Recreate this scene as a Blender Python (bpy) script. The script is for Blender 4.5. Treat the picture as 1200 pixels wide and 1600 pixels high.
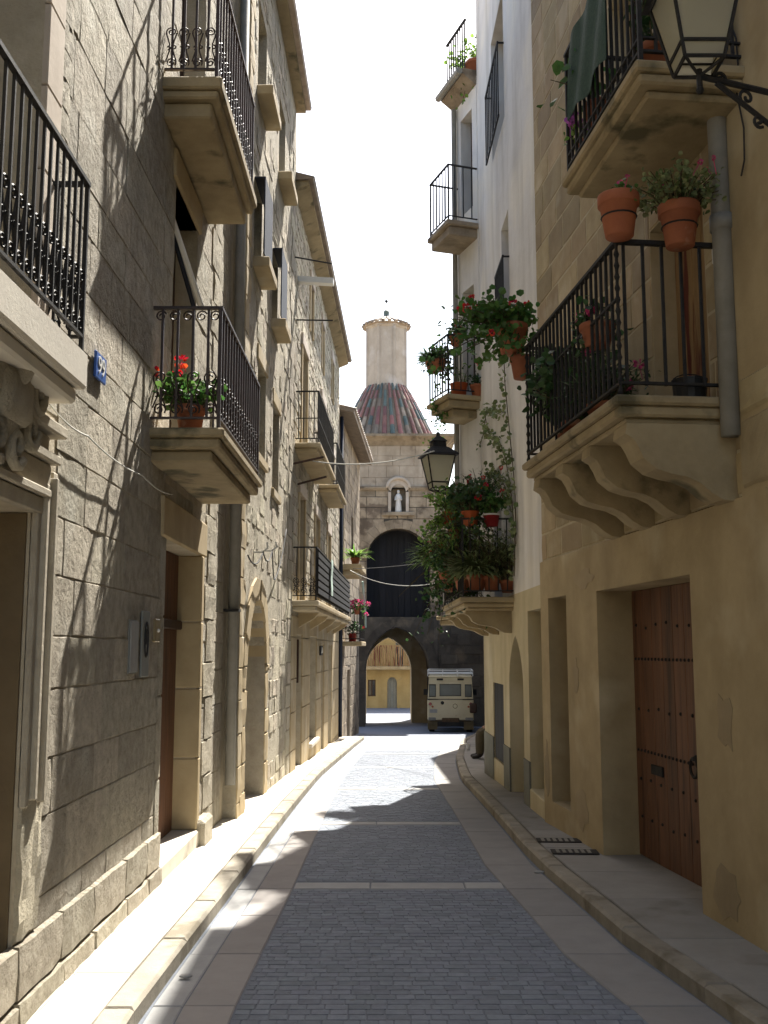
import bpy, math, random
from mathutils import Vector, Matrix
R = math.radians
for o in list(bpy.data.objects): bpy.data.objects.remove(o)
SC = bpy.context.scene
COL = SC.collection

# ---------------------------------------------------------------- camera
CAM_Z, F, PITCH = 1.8, 1600.0, math.atan(215 / 1600)
cam = bpy.data.objects.new('camera', bpy.data.cameras.new('camera')); COL.objects.link(cam)
cam.data.sensor_fit = 'VERTICAL'; cam.data.sensor_height = 36; cam.data.sensor_width = 27; cam.data.lens = 36
cam.data.clip_end = 2000; cam.data.clip_start = .05
cam.location = (0, 0, CAM_Z); cam.rotation_euler = (R(90) + PITCH, 0, 0)
SC.camera = cam
# ---------------------------------------------------------------- sky, sun, exposure
SUN_EL, SUN_AZ = R(53.3), R(15)
w = bpy.data.worlds.new('World'); SC.world = w; w.use_nodes = True
nt = w.node_tree; bg = nt.nodes['Background']; sk = nt.nodes.new('ShaderNodeTexSky')
sk.sky_type = 'NISHITA'; sk.sun_disc = False; sk.sun_elevation = SUN_EL; sk.sun_rotation = SUN_AZ
sk.air_density = 1.3; sk.dust_density = 3.0; sk.ozone_density = 1.0
nt.links.new(sk.outputs[0], bg.inputs[0]); bg.inputs[1].default_value = .09
sd = bpy.data.lights.new('sun', 'SUN'); sd.energy = 5.0; sd.angle = R(.53); sd.color = (1, .95, .86)
so = bpy.data.objects.new('sun', sd); COL.objects.link(so)
SUN = Vector((math.sin(SUN_AZ) * math.cos(SUN_EL), math.cos(SUN_AZ) * math.cos(SUN_EL), math.sin(SUN_EL)))
so.rotation_euler = SUN.to_track_quat('Z', 'Y').to_euler(); so.location = (0, 0, 30)
vs = SC.view_settings; vs.view_transform = 'Standard'; vs.look = 'None'; vs.gamma = 1; vs.use_curve_mapping = False
vs.exposure = 1.75
SC.render.engine = 'CYCLES'
SC.cycles.max_bounces = 8; SC.cycles.diffuse_bounces = 5

# ---------------------------------------------------------------- geometry helpers
class MB:
    def __init__(s): s.v = []; s.f = []
    def add(s, pts, faces):
        b = len(s.v); s.v += [tuple(p) for p in pts]; s.f += [tuple(b + i for i in f) for f in faces]; return s
    def hexa(s, p): return s.add(p, [(0,3,2,1),(4,5,6,7),(0,1,5,4),(1,2,6,5),(2,3,7,6),(3,0,4,7)])
    def box(s, x0, x1, y0, y1, z0, z1):
        return s.hexa([(x0,y0,z0),(x1,y0,z0),(x1,y1,z0),(x0,y1,z0),(x0,y0,z1),(x1,y0,z1),(x1,y1,z1),(x0,y1,z1)])
    def bbox(s, x0, x1, y0, y1, z0, z1, b=.01):       # box with chamfered edges
        X = (x0, x0+b, x1-b, x1); Y = (y0, y0+b, y1-b, y1); Z = (z0, z0+b, z1-b, z1)
        pts = []
        for zi, (z, ins) in enumerate(((Z[0],1),(Z[1],0),(Z[2],0),(Z[3],1))):
            xa, xb, ya, yb = (X[1],X[2],Y[1],Y[2]) if ins else (X[0],X[3],Y[0],Y[3])
            c = 0 if ins else b
            pts += [(xa+c,ya,z),(xb-c,ya,z),(xb,ya+c,z),(xb,yb-c,z),(xb-c,yb,z),(xa+c,yb,z),(xa,yb-c,z),(xa,ya+c,z)]
        fs = [tuple(range(7,-1,-1)), tuple(range(24,32))]
        for k in range(3):
            for i in range(8): fs.append((k*8+i, k*8+(i+1)%8, k*8+8+(i+1)%8, k*8+8+i))
        return s.add(pts, fs)
    def quad(s, a, b, c, d): return s.add([a,b,c,d], [(0,1,2,3)])
    def extrude(s, poly, vec):
        n = len(poly); v = Vector(vec); p = [Vector(q) for q in poly]
        return s.add(p + [q + v for q in p], [tuple(range(n)), tuple(range(2*n-1, n-1, -1))] + [(i,(i+1)%n,n+(i+1)%n,n+i) for i in range(n)])
    def tube(s, pts, r, n=6, cap=True):
        pts = [Vector(p) for p in pts]; m = len(pts); rs = r if isinstance(r, (list, tuple)) else [r]*m
        t = (pts[1]-pts[0]).normalized(); a = Vector((0,0,1)) if abs(t.z) < .9 else Vector((1,0,0))
        u = t.cross(a).normalized(); out = []
        for i, p in enumerate(pts):
            t = (pts[min(i+1,m-1)] - pts[max(i-1,0)]).normalized()
            u = (u - t*u.dot(t)); u = u.normalized() if u.length > 1e-6 else t.orthogonal().normalized()
            q = t.cross(u)
            out += [p + (u*math.cos(2*math.pi*k/n) + q*math.sin(2*math.pi*k/n))*rs[i] for k in range(n)]
        fs = [(i*n+k, i*n+(k+1)%n, (i+1)*n+(k+1)%n, (i+1)*n+k) for i in range(m-1) for k in range(n)]
        if cap: fs += [tuple(range(n-1,-1,-1)), tuple(range((m-1)*n, m*n))]
        return s.add(out, fs)
    def lathe(s, prof, c=(0,0,0), n=16, ph=0):
        pts = []; fs = []
        for r, z in prof:
            pts += [(c[0]+r*math.cos(ph+2*math.pi*k/n), c[1]+r*math.sin(ph+2*math.pi*k/n), c[2]+z) for k in range(n)]
        m = len(prof)
        fs = [(i*n+k, i*n+(k+1)%n, (i+1)*n+(k+1)%n, (i+1)*n+k) for i in range(m-1) for k in range(n)]
        fs += [tuple(range(n-1,-1,-1)), tuple(range((m-1)*n, m*n))]
        return s.add(pts, fs)
    def ball(s, c, r, n=8, m=6, sc=(1,1,1)):
        pts = [(c[0], c[1], c[2]-r*sc[2])]
        for i in range(1, m):
            a = -math.pi/2 + math.pi*i/m
            pts += [(c[0]+r*sc[0]*math.cos(a)*math.cos(2*math.pi*k/n), c[1]+r*sc[1]*math.cos(a)*math.sin(2*math.pi*k/n), c[2]+r*sc[2]*math.sin(a)) for k in range(n)]
        pts.append((c[0], c[1], c[2]+r*sc[2])); L = len(pts)-1
        fs = [(0, 1+(k+1)%n, 1+k) for k in range(n)] + [(L, L-n+k, L-n+(k+1)%n) for k in range(n)]
        for i in range(m-2): fs += [(1+i*n+k, 1+i*n+(k+1)%n, 1+(i+1)*n+(k+1)%n, 1+(i+1)*n+k) for k in range(n)]
        return s.add(pts, fs)
    def mesh(s, name, mat=None, smooth=False):
        m = bpy.data.meshes.new(name); m.from_pydata(s.v, [], s.f)
        if mat: m.materials.append(mat)
        if smooth: m.polygons.foreach_set('use_smooth', [True]*len(m.polygons))
        m.update(); return m
    def build(s, name, mat, parent=None, smooth=False, loc=None, kind=None):
        return ob(name, s.mesh(name, mat, smooth), parent, loc, kind)
def ob(name, data, parent=None, loc=None, kind=None, rot=None):
    o = bpy.data.objects.new(name, data); COL.objects.link(o); o.parent = parent
    if loc is not None: o.location = loc
    if rot is not None: o.rotation_euler = rot
    if kind: o['kind'] = kind
    return o
def tag(o, label, cat, group=None):
    o['label'] = label; o['category'] = cat
    if group: o['group'] = group
    return o
def thing(name, label, cat, loc=(0,0,0), rz=0, group=None):
    o = ob(name, None, None, loc); o.rotation_euler = (0,0,rz); o.empty_display_size = .1
    return tag(o, label, cat, group)
def struct(name, mb, mat, parent=None, smooth=False):
    o = mb.build(name, mat, parent, smooth)
    if parent is None: o['kind'] = 'structure'
    return o
# photograph pixel -> ray from the camera; distances come from the walls and ground below
cp, sp = math.cos(PITCH), math.sin(PITCH)
def ray(px, py):
    u = (px-600)/F; v = (800-py)/F
    return Vector((u, cp - v*sp, sp + v*cp))
EYE = Vector((0,0,CAM_Z))
def onY(px, py, Y): r = ray(px,py); return EYE + r*(Y/r.y)
def onX(px, py, X): r = ray(px,py); return EYE + r*(X/r.x)
class Wall:                                        # facade frame: x along the wall, y into the wall, z up
    def __init__(s, A, B):
        s.A = Vector((A[0],A[1],0)); s.B = Vector((B[0],B[1],0)); s.d = (s.B-s.A).normalized(); s.len = (s.B-s.A).length
        s.rz = math.atan2(s.d.y, s.d.x); s.n = Vector((-s.d.y, s.d.x, 0))
    def at(s, px, py, out=0):
        r = ray(px,py); a = s.A - s.n*out
        t = s.n.dot(a-EYE)/s.n.dot(r); p = EYE + r*t
        return (p-s.A).dot(s.d), p.z
    def x(s, px, py=1015, out=0): return s.at(px,py,out)[0]
    def z(s, px, py, out=0): return s.at(px,py,out)[1]
    def w(s, x, y, z): return s.A + s.d*x + s.n*y + Vector((0,0,z))
    def xy(s, Y): return (Y - s.A.y)/s.d.y
GP = [(-30,0),(7,0),(12,-.08),(18,-.28),(27,-.6),(36,-1.05),(42,-1.25),(60,-1.34),(400,-1.4)]
def gz0(y):
    for (a,za),(b,zb) in zip(GP, GP[1:]):
        if y <= b: return za + (zb-za)*(y-a)/(b-a)
    return GP[-1][1]
def gz(y): return sum(gz0(y+k) for k in (-2,-1,0,1,2))/5
def lerp(pts, y):
    if y <= pts[0][0]: (a,xa),(b,xb) = pts[0], pts[1]
    else:
        for (a,xa),(b,xb) in zip(pts, pts[1:]):
            if y <= b: break
    return xa + (xb-xa)*(y-a)/(b-a)

# ---------------------------------------------------------------- materials
def nd(t, k, **kw):
    n = t.nodes.new(k)
    for a, b in kw.items(): setattr(n, a, b)
    return n
MATS = {}
def mat(name, c1, c2=None, rough=.85, ns=3., bump=.3, bs=30., bd=.01, rnd=.15, c3=None, ns3=1.2, t3=.55, metal=0, spec=.3, streak=0, bump2=0, bs2=6, stretch=None, coat=0, hue=.0):
    m = bpy.data.materials.new(name); m.use_nodes = True; t = m.node_tree; L = t.links.new
    b = t.nodes['Principled BSDF']; b.inputs['Roughness'].default_value = rough; b.inputs['Metallic'].default_value = metal
    b.inputs['Specular IOR Level'].default_value = spec; b.inputs['Coat Weight'].default_value = coat
    g = nd(t,'ShaderNodeNewGeometry'); oi = nd(t,'ShaderNodeObjectInfo')
    pos = g.outputs['Position']
    if stretch:
        mp = nd(t,'ShaderNodeMapping'); mp.inputs['Scale'].default_value = stretch; L(pos, mp.inputs[0]); pos = mp.outputs[0]
    rn = nd(t,'ShaderNodeMath', operation='ADD'); L(oi.outputs['Random'], rn.inputs[0]); L(g.outputs['Random Per Island'], rn.inputs[1])
    fr = nd(t,'ShaderNodeMath', operation='FRACT'); L(rn.outputs[0], fr.inputs[0])
    c2 = c2 or tuple(x*.75 for x in c1)
    n1 = nd(t,'ShaderNodeTexNoise'); n1.inputs['Scale'].default_value = ns; n1.inputs['Detail'].default_value = 8; n1.inputs['Roughness'].default_value = .65; L(pos, n1.inputs['Vector'])
    rp = nd(t,'ShaderNodeMapRange'); rp.inputs[1].default_value = .35; rp.inputs[2].default_value = .65; L(n1.outputs[0], rp.inputs[0])
    mx = nd(t,'ShaderNodeMixRGB'); mx.inputs[1].default_value = (*c1,1); mx.inputs[2].default_value = (*c2,1); L(rp.outputs[0], mx.inputs[0]); out = mx.outputs[0]
    if c3:
        n3 = nd(t,'ShaderNodeTexNoise'); n3.inputs['Scale'].default_value = ns3; n3.inputs['Detail'].default_value = 6; L(pos, n3.inputs['Vector'])
        r3 = nd(t,'ShaderNodeMapRange'); r3.inputs[1].default_value = t3; r3.inputs[2].default_value = t3+.1; L(n3.outputs[0], r3.inputs[0])
        m3 = nd(t,'ShaderNodeMixRGB'); L(r3.outputs[0], m3.inputs[0]); L(out, m3.inputs[1]); m3.inputs[2].default_value = (*c3,1); out = m3.outputs[0]
    if streak:
        mp = nd(t,'ShaderNodeMapping'); mp.inputs['Scale'].default_value = (1.5,1.5,.22); L(g.outputs['Position'], mp.inputs[0])
        n4 = nd(t,'ShaderNodeTexNoise'); n4.inputs['Scale'].default_value = 1.5; n4.inputs['Detail'].default_value = 7; L(mp.outputs[0], n4.inputs['Vector'])
        r4 = nd(t,'ShaderNodeMapRange'); r4.inputs[1].default_value = .45; r4.inputs[2].default_value = .75; r4.inputs[4].default_value = streak; L(n4.outputs[0], r4.inputs[0])
        m4 = nd(t,'ShaderNodeMixRGB', blend_type='MULTIPLY'); L(r4.outputs[0], m4.inputs[0]); L(out, m4.inputs[1]); m4.inputs[2].default_value = (.45,.42,.36,1); out = m4.outputs[0]
    if rnd:
        hs = nd(t,'ShaderNodeHueSaturation'); r5 = nd(t,'ShaderNodeMapRange'); r5.inputs[3].default_value = 1-rnd; r5.inputs[4].default_value = 1+rnd
        L(fr.outputs[0], r5.inputs[0]); L(r5.outputs[0], hs.inputs['Value']); L(out, hs.inputs['Color'])
        if hue:
            r6 = nd(t,'ShaderNodeMapRange'); r6.inputs[3].default_value = .5-hue; r6.inputs[4].default_value = .5+hue
            f2 = nd(t,'ShaderNodeMath', operation='MULTIPLY'); f2.inputs[1].default_value = 7.31; L(fr.outputs[0], f2.inputs[0])
            f3 = nd(t,'ShaderNodeMath', operation='FRACT'); L(f2.outputs[0], f3.inputs[0]); L(f3.outputs[0], r6.inputs[0]); L(r6.outputs[0], hs.inputs['Hue'])
        out = hs.outputs[0]
    L(out, b.inputs['Base Color'])
    if bump:
        n2 = nd(t,'ShaderNodeTexNoise'); n2.inputs['Scale'].default_value = bs; n2.inputs['Detail'].default_value = 9; n2.inputs['Roughness'].default_value = .7; L(pos, n2.inputs['Vector'])
        bp = nd(t,'ShaderNodeBump'); bp.inputs['Strength'].default_value = bump; bp.inputs['Distance'].default_value = bd; L(n2.outputs[0], bp.inputs['Height'])
        if bump2:
            n5 = nd(t,'ShaderNodeTexNoise'); n5.inputs['Scale'].default_value = bs2; n5.inputs['Detail'].default_value = 4; L(pos, n5.inputs['Vector'])
            b2 = nd(t,'ShaderNodeBump'); b2.inputs['Strength'].default_value = bump2; b2.inputs['Distance'].default_value = .04; L(n5.outputs[0], b2.inputs['Height']); L(b2.outputs[0], bp.inputs['Normal'])
        L(bp.outputs[0], b.inputs['Normal'])
    MATS[name] = m; return m
def leafmat(name, c1, c2, trans=.35):
    m = mat(name, c1, c2, rough=.5, ns=9, bump=0, rnd=.35, spec=.4, hue=.02); t = m.node_tree; L = t.links.new
    b = t.nodes['Principled BSDF']; tr = nd(t,'ShaderNodeBsdfTranslucent'); mx = nd(t,'ShaderNodeMixShader'); mx.inputs[0].default_value = trans
    src = b.inputs['Base Color'].links[0].from_socket; L(src, tr.inputs[0])
    L(b.outputs[0], mx.inputs[1]); L(tr.outputs[0], mx.inputs[2]); L(mx.outputs[0], t.nodes['Material Output'].inputs[0]); return m
M_ASH = mat('tan_ashlar', (.50,.45,.355), (.33,.29,.22), ns=10, bump=1, bs=20, bd=.05, rnd=.2, c3=(.52,.485,.4), ns3=1.6, t3=.56, bump2=1, bs2=7, streak=.3, hue=.006)
M_MORT = mat('lime_mortar', (.5,.44,.335), (.4,.345,.25), ns=7, bump=.8, bs=40, bd=.012, rnd=0, streak=.4)
M_ROUGH = mat('rough_render', (.47,.425,.335), (.345,.305,.23), ns=4, bump=1, bs=24, bd=.034, rnd=.08, c3=(.5,.45,.34), ns3=1.1, t3=.54, bump2=.8, bs2=4.5, streak=.35)
M_RUB = mat('rubble_stone', (.46,.41,.32), (.34,.3,.22), ns=6, bump=1, bs=26, bd=.026, rnd=.28, bump2=.4, hue=.012)
M_DRESS = mat('dressed_sandstone', (.44,.35,.21), (.36,.28,.16), ns=3, bump=.35, bs=60, bd=.006, rnd=.08, c3=(.47,.4,.28), ns3=1.3, streak=.3)
M_OCHRE = mat('ochre_plaster', (.43,.34,.2), (.34,.265,.15), ns=2.2, bump=.35, bs=45, bd=.006, rnd=0, c3=(.48,.4,.26), ns3=.9, t3=.55, streak=.3, bump2=.35, bs2=3)
M_GREYST = mat('worn_grey_moulding', (.45,.405,.32), (.35,.31,.24), ns=6, bump=.6, bs=30, bd=.012, rnd=.1, streak=.3)
M_BROWNP = mat('brown_door_reveal', (.17,.125,.07), (.13,.095,.052), ns=3, bump=.4, bs=30, rnd=0, streak=.3)
M_PATCH = mat('patched_plaster', (.38,.3,.185), (.31,.245,.15), ns=3, bump=.5, bs=30, bd=.008, rnd=.12, streak=.3)
M_BLOCK = mat('golden_ashlar', (.40,.32,.195), (.32,.245,.14), ns=4, bump=.55, bs=40, bd=.01, rnd=.22, c3=(.46,.385,.26), ns3=2, streak=.3, hue=.008)
M_BMORT = mat('pale_joint', (.5,.43,.3), (.43,.36,.24), ns=6, bump=.4, bs=50, rnd=0)
M_WHITE = mat('white_limewash', (0.717,0.698,0.672), (0.602,0.582,0.563), ns=1.4, bump=.4, bs=35, bd=.008, rnd=0, c3=(0.744,0.709,0.643), ns3=.7, t3=.52, streak=.5, bump2=.5, bs2=2.6)
M_CREAM = mat('cream_limewash', (0.573,0.492,0.317), (0.481,0.410,0.256), ns=1.5, bump=.4, bs=35, bd=.008, rnd=0, c3=(0.614,0.543,0.379), ns3=.8, streak=.4, bump2=.5, bs2=2.6)
M_GREYD = mat('grey_painted_dado', (0.192,0.192,0.163), (0.154,0.154,0.125), ns=3, bump=.35, bs=40, rnd=0, c3=(0.403,0.384,0.317), ns3=5, t3=.66)
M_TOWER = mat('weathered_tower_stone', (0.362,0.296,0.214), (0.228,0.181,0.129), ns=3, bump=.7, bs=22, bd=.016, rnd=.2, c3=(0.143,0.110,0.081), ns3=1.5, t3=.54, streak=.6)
M_DKSTONE = mat('dark_stone', (.085,.075,.062), (.05,.044,.037), ns=2.5, bump=.6, bs=22, bd=.014, rnd=.2, c3=(.14,.115,.085), ns3=1.2, t3=.58)  # much darker stone colour for the lower tower front and set-back walls
M_PALE = mat('pale_render', (0.558,0.486,0.405), (0.450,0.378,0.306), ns=2, bump=.3, bs=25, rnd=.04, c3=(0.594,0.540,0.486), ns3=1.2, streak=.35)
M_TPALE = mat('stained_tower_render', (0.465,0.396,0.317), (0.356,0.297,0.232), ns=2, bump=.4, bs=25, rnd=.05, c3=(0.238,0.188,0.144), ns3=1.3, t3=.57, streak=.5)
M_BSLAB = mat('weathered_balcony_stone', (0.384,0.309,0.186), (0.277,0.218,0.127), ns=3, bump=.5, bs=40, bd=.008, rnd=.06, c3=(0.117,0.101,0.058), ns3=2.4, t3=.57, streak=.3)
M_YELLOW = mat('yellow_plaster', (0.468,0.342,0.153), (0.396,0.279,0.117), ns=1.5, bump=.3, rnd=0, c3=(0.324,0.243,0.135), ns3=1.2, t3=.6, streak=.4)
M_BORDR = mat('worn_border_slab', (.275,.265,.255), (.235,.228,.222), ns=4, bump=.3, bs=60, bd=.004, rnd=.06)
M_TILE = mat('glazed_roof_tile', (.3,.125,.095), (.2,.085,.065), rough=.32, ns=5, bump=.2, bs=30, rnd=.35, spec=.5, hue=.008)
M_TILEG = mat('green_glazed_tile', (.1,.13,.105), (.07,.09,.075), rough=.3, ns=5, bump=.2, bs=30, rnd=.35, spec=.5)
M_TILEB = mat('brown_clay_tile', (.34,.27,.2), (.22,.17,.13), rough=.6, ns=5, bump=.3, bs=30, rnd=.3)
M_IRON = mat('black_iron', (.018,.018,.02), (.03,.028,.026), rough=.65, ns=20, bump=.2, bs=80, rnd=.1, spec=.2)
M_IRONB = mat('brown_painted_iron', (.045,.026,.022), (.03,.02,.018), rough=.45, ns=20, bump=.2, bs=80, rnd=.1, spec=.45)
M_WOOD = mat('red_brown_wood', (0.167,0.076,0.039), (0.092,0.043,0.024), rough=.6, ns=2.2, bump=.4, bs=9, bd=.006, rnd=.16, stretch=(9,9,.7), c3=(0.065,0.032,0.019), ns3=1.4, t3=.56)
M_DWOOD = mat('dark_wood', (.07,.035,.02), (.04,.022,.014), rough=.6, ns=2.2, bump=.4, bs=9, bd=.006, rnd=.15, stretch=(9,9,.7))
M_PEEL = mat('peeling_wood', (.36,.24,.12), (.27,.17,.08), rough=.8, ns=3, bump=.7, bs=8, bd=.01, rnd=.1, stretch=(9,9,.9), c3=(.12,.03,.022), ns3=1.3, t3=.53)
M_BLACKB = mat('black_boards', (.012,.013,.018), (.008,.009,.012), rough=.7, ns=3, bump=.3, bs=9, rnd=.3, stretch=(9,9,.7))
M_TERRA = mat('terracotta', (0.315,0.110,0.053), (0.258,0.085,0.043), rough=.75, ns=6, bump=.2, bs=50, rnd=.16, c3=(0.400,0.237,0.162), ns3=5, t3=.62)
M_ORANGE = mat('orange_plastic_pot', (0.400,0.088,0.024), (0.336,0.072,0.024), rough=.5, ns=5, bump=.1, rnd=.1)
M_REDP = mat('red_plastic_pot', (.27,.02,.02), (.2,.015,.018), rough=.4, ns=5, bump=0, rnd=.1)
M_BLKP = mat('black_plastic_pot', (.015,.015,.016), (.02,.02,.02), rough=.5, bump=0, rnd=.1)
M_WHT = mat('white_plastic', (.75,.75,.72), (.66,.66,.63), rough=.5, bump=0, rnd=0)
M_SOIL = mat('potting_soil', (.04,.028,.018), (.025,.018,.012), ns=30, bump=.8, bs=60, rnd=0)
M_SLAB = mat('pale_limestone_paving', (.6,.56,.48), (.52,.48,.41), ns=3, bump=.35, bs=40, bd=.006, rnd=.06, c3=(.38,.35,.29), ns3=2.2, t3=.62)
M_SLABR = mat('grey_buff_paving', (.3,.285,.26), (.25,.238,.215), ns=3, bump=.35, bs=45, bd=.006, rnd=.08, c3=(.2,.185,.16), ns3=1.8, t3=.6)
M_KERB = mat('kerb_stone', (0.319,0.290,0.235), (0.225,0.201,0.160), ns=4, bump=.5, bs=30, bd=.01, rnd=.12, c3=(0.179,0.155,0.112), ns3=3, t3=.56)
M_BAND = mat('pale_granite_band', (.37,.37,.365), (.32,.32,.315), ns=6, bump=.3, bs=60, bd=.004, rnd=.07)
M_PINK = mat('pinkish_border_slab', (.32,.3,.285), (.28,.262,.25), ns=4, bump=.3, bs=60, bd=.004, rnd=.08)
M_SETT = mat('grey_setts', (.2,.222,.26), (.16,.178,.21), rough=.8, ns=18, bump=.6, bs=90, bd=.005, rnd=.13, c3=(.14,.145,.155), ns3=11, t3=.64, hue=.012)
M_JOINT = mat('sand_joints', (.17,.188,.22), (.14,.155,.18), ns=10, bump=.5, bs=60, rnd=0)
M_EARTH = mat('dry_ground', (.3,.26,.2), (.24,.2,.15), ns=.5, bump=.4, bs=5, rnd=0)
M_GLASS = mat('dark_window_glass', (.03,.035,.045), (.02,.022,.028), rough=.08, bump=0, rnd=0, spec=.6)
M_CGLASS = mat('dusty_car_glass', (.1,.11,.1), (.07,.078,.072), rough=.15, ns=3, bump=0, rnd=0, spec=.6)
M_FROST = mat('frosted_lamp_glass', (.5,.5,.45), (.45,.45,.41), rough=.35, ns=8, bump=.1, rnd=0, spec=.5)
_t = M_FROST.node_tree; _tr = _t.nodes.new('ShaderNodeBsdfTranslucent'); _tr.inputs[0].default_value = (.92,.9,.8,1); _mx = _t.nodes.new('ShaderNodeMixShader'); _mx.inputs[0].default_value = .75
_t.links.new(_t.nodes['Principled BSDF'].outputs[0], _mx.inputs[1]); _t.links.new(_tr.outputs[0], _mx.inputs[2]); _t.links.new(_mx.outputs[0], _t.nodes['Material Output'].inputs[0])
M_BLUE = mat('blue_blind', (.012,.017,.032), (.01,.014,.026), rough=.6, ns=5, bump=.2, bs=60, rnd=.1)
M_GREYW = mat('grey_paintwork', (.27,.28,.26), (.22,.23,.215), rough=.6, ns=4, bump=.1, rnd=.05)
M_TRUCK = mat('cream_vehicle_paint', (.6,.53,.34), (.55,.47,.3), rough=.35, ns=3, bump=.05, rnd=0, c3=(0.356,0.287,0.178), ns3=2.5, t3=.63, coat=.2)
M_MUD = mat('muddy_underside', (.14,.09,.05), (.09,.06,.035), ns=8, bump=.4, rnd=.1)
M_MUDF = mat('dusty_mudflap', (.3,.25,.15), (.2,.16,.09), bump=.2, rnd=.1)
M_TYRE = mat('tyre_rubber', (.02,.02,.02), (.03,.028,.025), rough=.9, bump=.2, rnd=0)
M_REDL = mat('red_lens', (.3,.02,.015), (.25,.02,.015), rough=.2, bump=0, rnd=0, spec=.6)
M_NET = mat('green_shade_net', (.045,.085,.06), (.03,.06,.045), rough=.8, ns=40, bump=.8, bs=120, rnd=0)
M_PALEG = mat('pale_green_cloth', (.5,.62,.55), (.4,.52,.46), rough=.8, ns=12, bump=.1, rnd=0)
M_ZINC = mat('grey_zinc_pipe', (0.273,0.264,0.237), (0.209,0.200,0.173), rough=.6, ns=4, bump=.2, rnd=0, streak=.4)
M_ENAM = mat('blue_enamel', (.05,.13,.42), (.045,.11,.36), rough=.3, ns=6, bump=0, rnd=0)
M_PAPER = mat('paper_notice', (.36,.355,.34), (.3,.3,.285), bump=0, rnd=.05, ns=12)
M_BRASS = mat('old_brass', (.4,.33,.2), (.3,.24,.14), rough=.4, metal=.6, bump=0, rnd=0)
M_STATUE = mat('white_statue_stone', (.72,.7,.66), (.6,.58,.54), bump=.2, rnd=0)
M_CABLE = mat('pale_cable', (.55,.55,.52), (.45,.45,.42), bump=0, rnd=0)
M_CABLED = mat('dark_cable', (.05,.05,.055), (.06,.06,.06), bump=0, rnd=0)
M_LEAF = leafmat('geranium_leaf', (.085,.18,.04), (.05,.12,.026))
M_LEAFL = leafmat('light_leaf', (.18,.29,.06), (.1,.19,.035), .45)
M_LEAFD = leafmat('dark_leaf', (.045,.095,.03), (.028,.065,.02), .3)
M_LEAFV = leafmat('variegated_leaf', (.27,.3,.14), (.09,.14,.045), .3)
M_STEM = mat('plant_stem', (.09,.075,.035), (.07,.05,.03), bump=0, rnd=.1)
M_RED = leafmat('red_petals', (.62,.02,.02), (.5,.015,.02), .3)
M_PINKF = leafmat('pink_petals', (.65,.1,.25), (.55,.07,.2), .3)
M_PURP = leafmat('purple_petals', (.42,.12,.45), (.35,.09,.4), .3)
M_SKIN = mat('skin', (.45,.27,.19), (.4,.23,.16), rough=.5, bump=0, rnd=0)
M_TROU = mat('khaki_trousers', (.10,.08,.045), (.07,.055,.032), bump=.3, bs=60, rnd=0)
M_SHIRT = mat('dark_shirt', (.06,.06,.08), (.05,.05,.065), bump=.2, rnd=0)
M_HAIR = mat('dark_hair', (.02,.015,.01), (.03,.02,.014), bump=.3, rnd=0)
M_SHOE = mat('dark_shoe', (.025,.02,.018), (.03,.025,.02), rough=.5, bump=0, rnd=0)

# ---------------------------------------------------------------- ground, road, pavements
def onG(px, py, dz=0):
    z = 0
    for _ in range(30):
        r = ray(px,py); p = EYE + r*((z+dz-CAM_Z)/r.z); z = .5*z + .5*gz(p.y)
    return p
def line(pix, pre, post):
    return pre + sorted([(p.y, p.x) for p in (onG(*q) for q in pix)]) + post
KL = line([(215,1600),(361,1400),(500,1215),(564,1160)], [(-6,-.98)], [(29.5,-.55)])
KR = line([(1147,1595),(1081,1557),(1005,1505),(910,1419),(834,1353),(720,1220),(712,1190)], [(-6,2.9)], [(27,2.0),(36,3.35)])
kl = lambda y: lerp(KL, y)
kr = lambda y: lerp(KR, y)
ys = [-30+i*1.0 for i in range(100)] + [80,120,200,400,900]
g = MB()
for i, y in enumerate(ys):
    g.v += [(-900,y,gz(y)-.25),(-6,y,gz(y)-.2),(-4,y,gz(y)-.02),(0,y,gz(y)-.02),(6,y,gz(y)-.02),(9,y,gz(y)-.2),(900,y,gz(y)-.25)]
    if i: g.f += [((i-1)*7+k,(i-1)*7+k+1,i*7+k+1,i*7+k) for k in range(6)]
struct('ground', g, M_EARTH)
road = MB(); n = 0
yy = [-6+.5*i for i in range(140)]
for i, y in enumerate(yy):
    road.v += [(-3.2 if y>27.5 else kl(y)-.05,y,gz(y)),(kr(y)+.05 if y<36 else 4.5,y,gz(y))]
    if i: road.f.append((2*i-2,2*i-1,2*i+1,2*i))
ROAD = struct('road', road, M_JOINT)
def slab(mb, xa, xb, y0, y1, dz, th=.05, gap=.004, rng=None, ch=.006):
    """paving piece between two edge functions, following the street's fall"""
    a, b = y0+gap, y1-gap; j = rng.uniform(-.002,.002) if rng else 0
    P = []
    for z in (dz-th+j, dz-ch+j):
        P += [(xa(a)+gap,a,gz(a)+z),(xb(a)-gap,a,gz(a)+z),(xb(b)-gap,b,gz(b)+z),(xa(b)+gap,b,gz(b)+z)]
    a2, b2 = a+ch, b-ch; z = dz+j
    P += [(xa(a)+gap+ch,a2,gz(a)+z),(xb(a)-gap-ch,a2,gz(a)+z),(xb(b)-gap-ch,b2,gz(b)+z),(xa(b)+gap+ch,b2,gz(b)+z)]
    mb.add(P, [(0,1,5,4),(1,2,6,5),(2,3,7,6),(3,0,4,7),(4,5,9,8),(5,6,10,9),(6,7,11,10),(7,4,8,11),(8,9,10,11)])
rng = random.Random(3)
GUT_L = lambda y: kl(y)+.17
BRD_L = lambda y: kl(y)+.44 - .006*max(0,y-8)
BRD_R = lambda y: kr(y)-.42
bands = [-3, -.3, 2.4, 5.1]                       # pale cross bands
for py in (1385,1287,1233,1199,1178,1163): bands.append(onG(600,py).y)
bands.sort()
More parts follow.
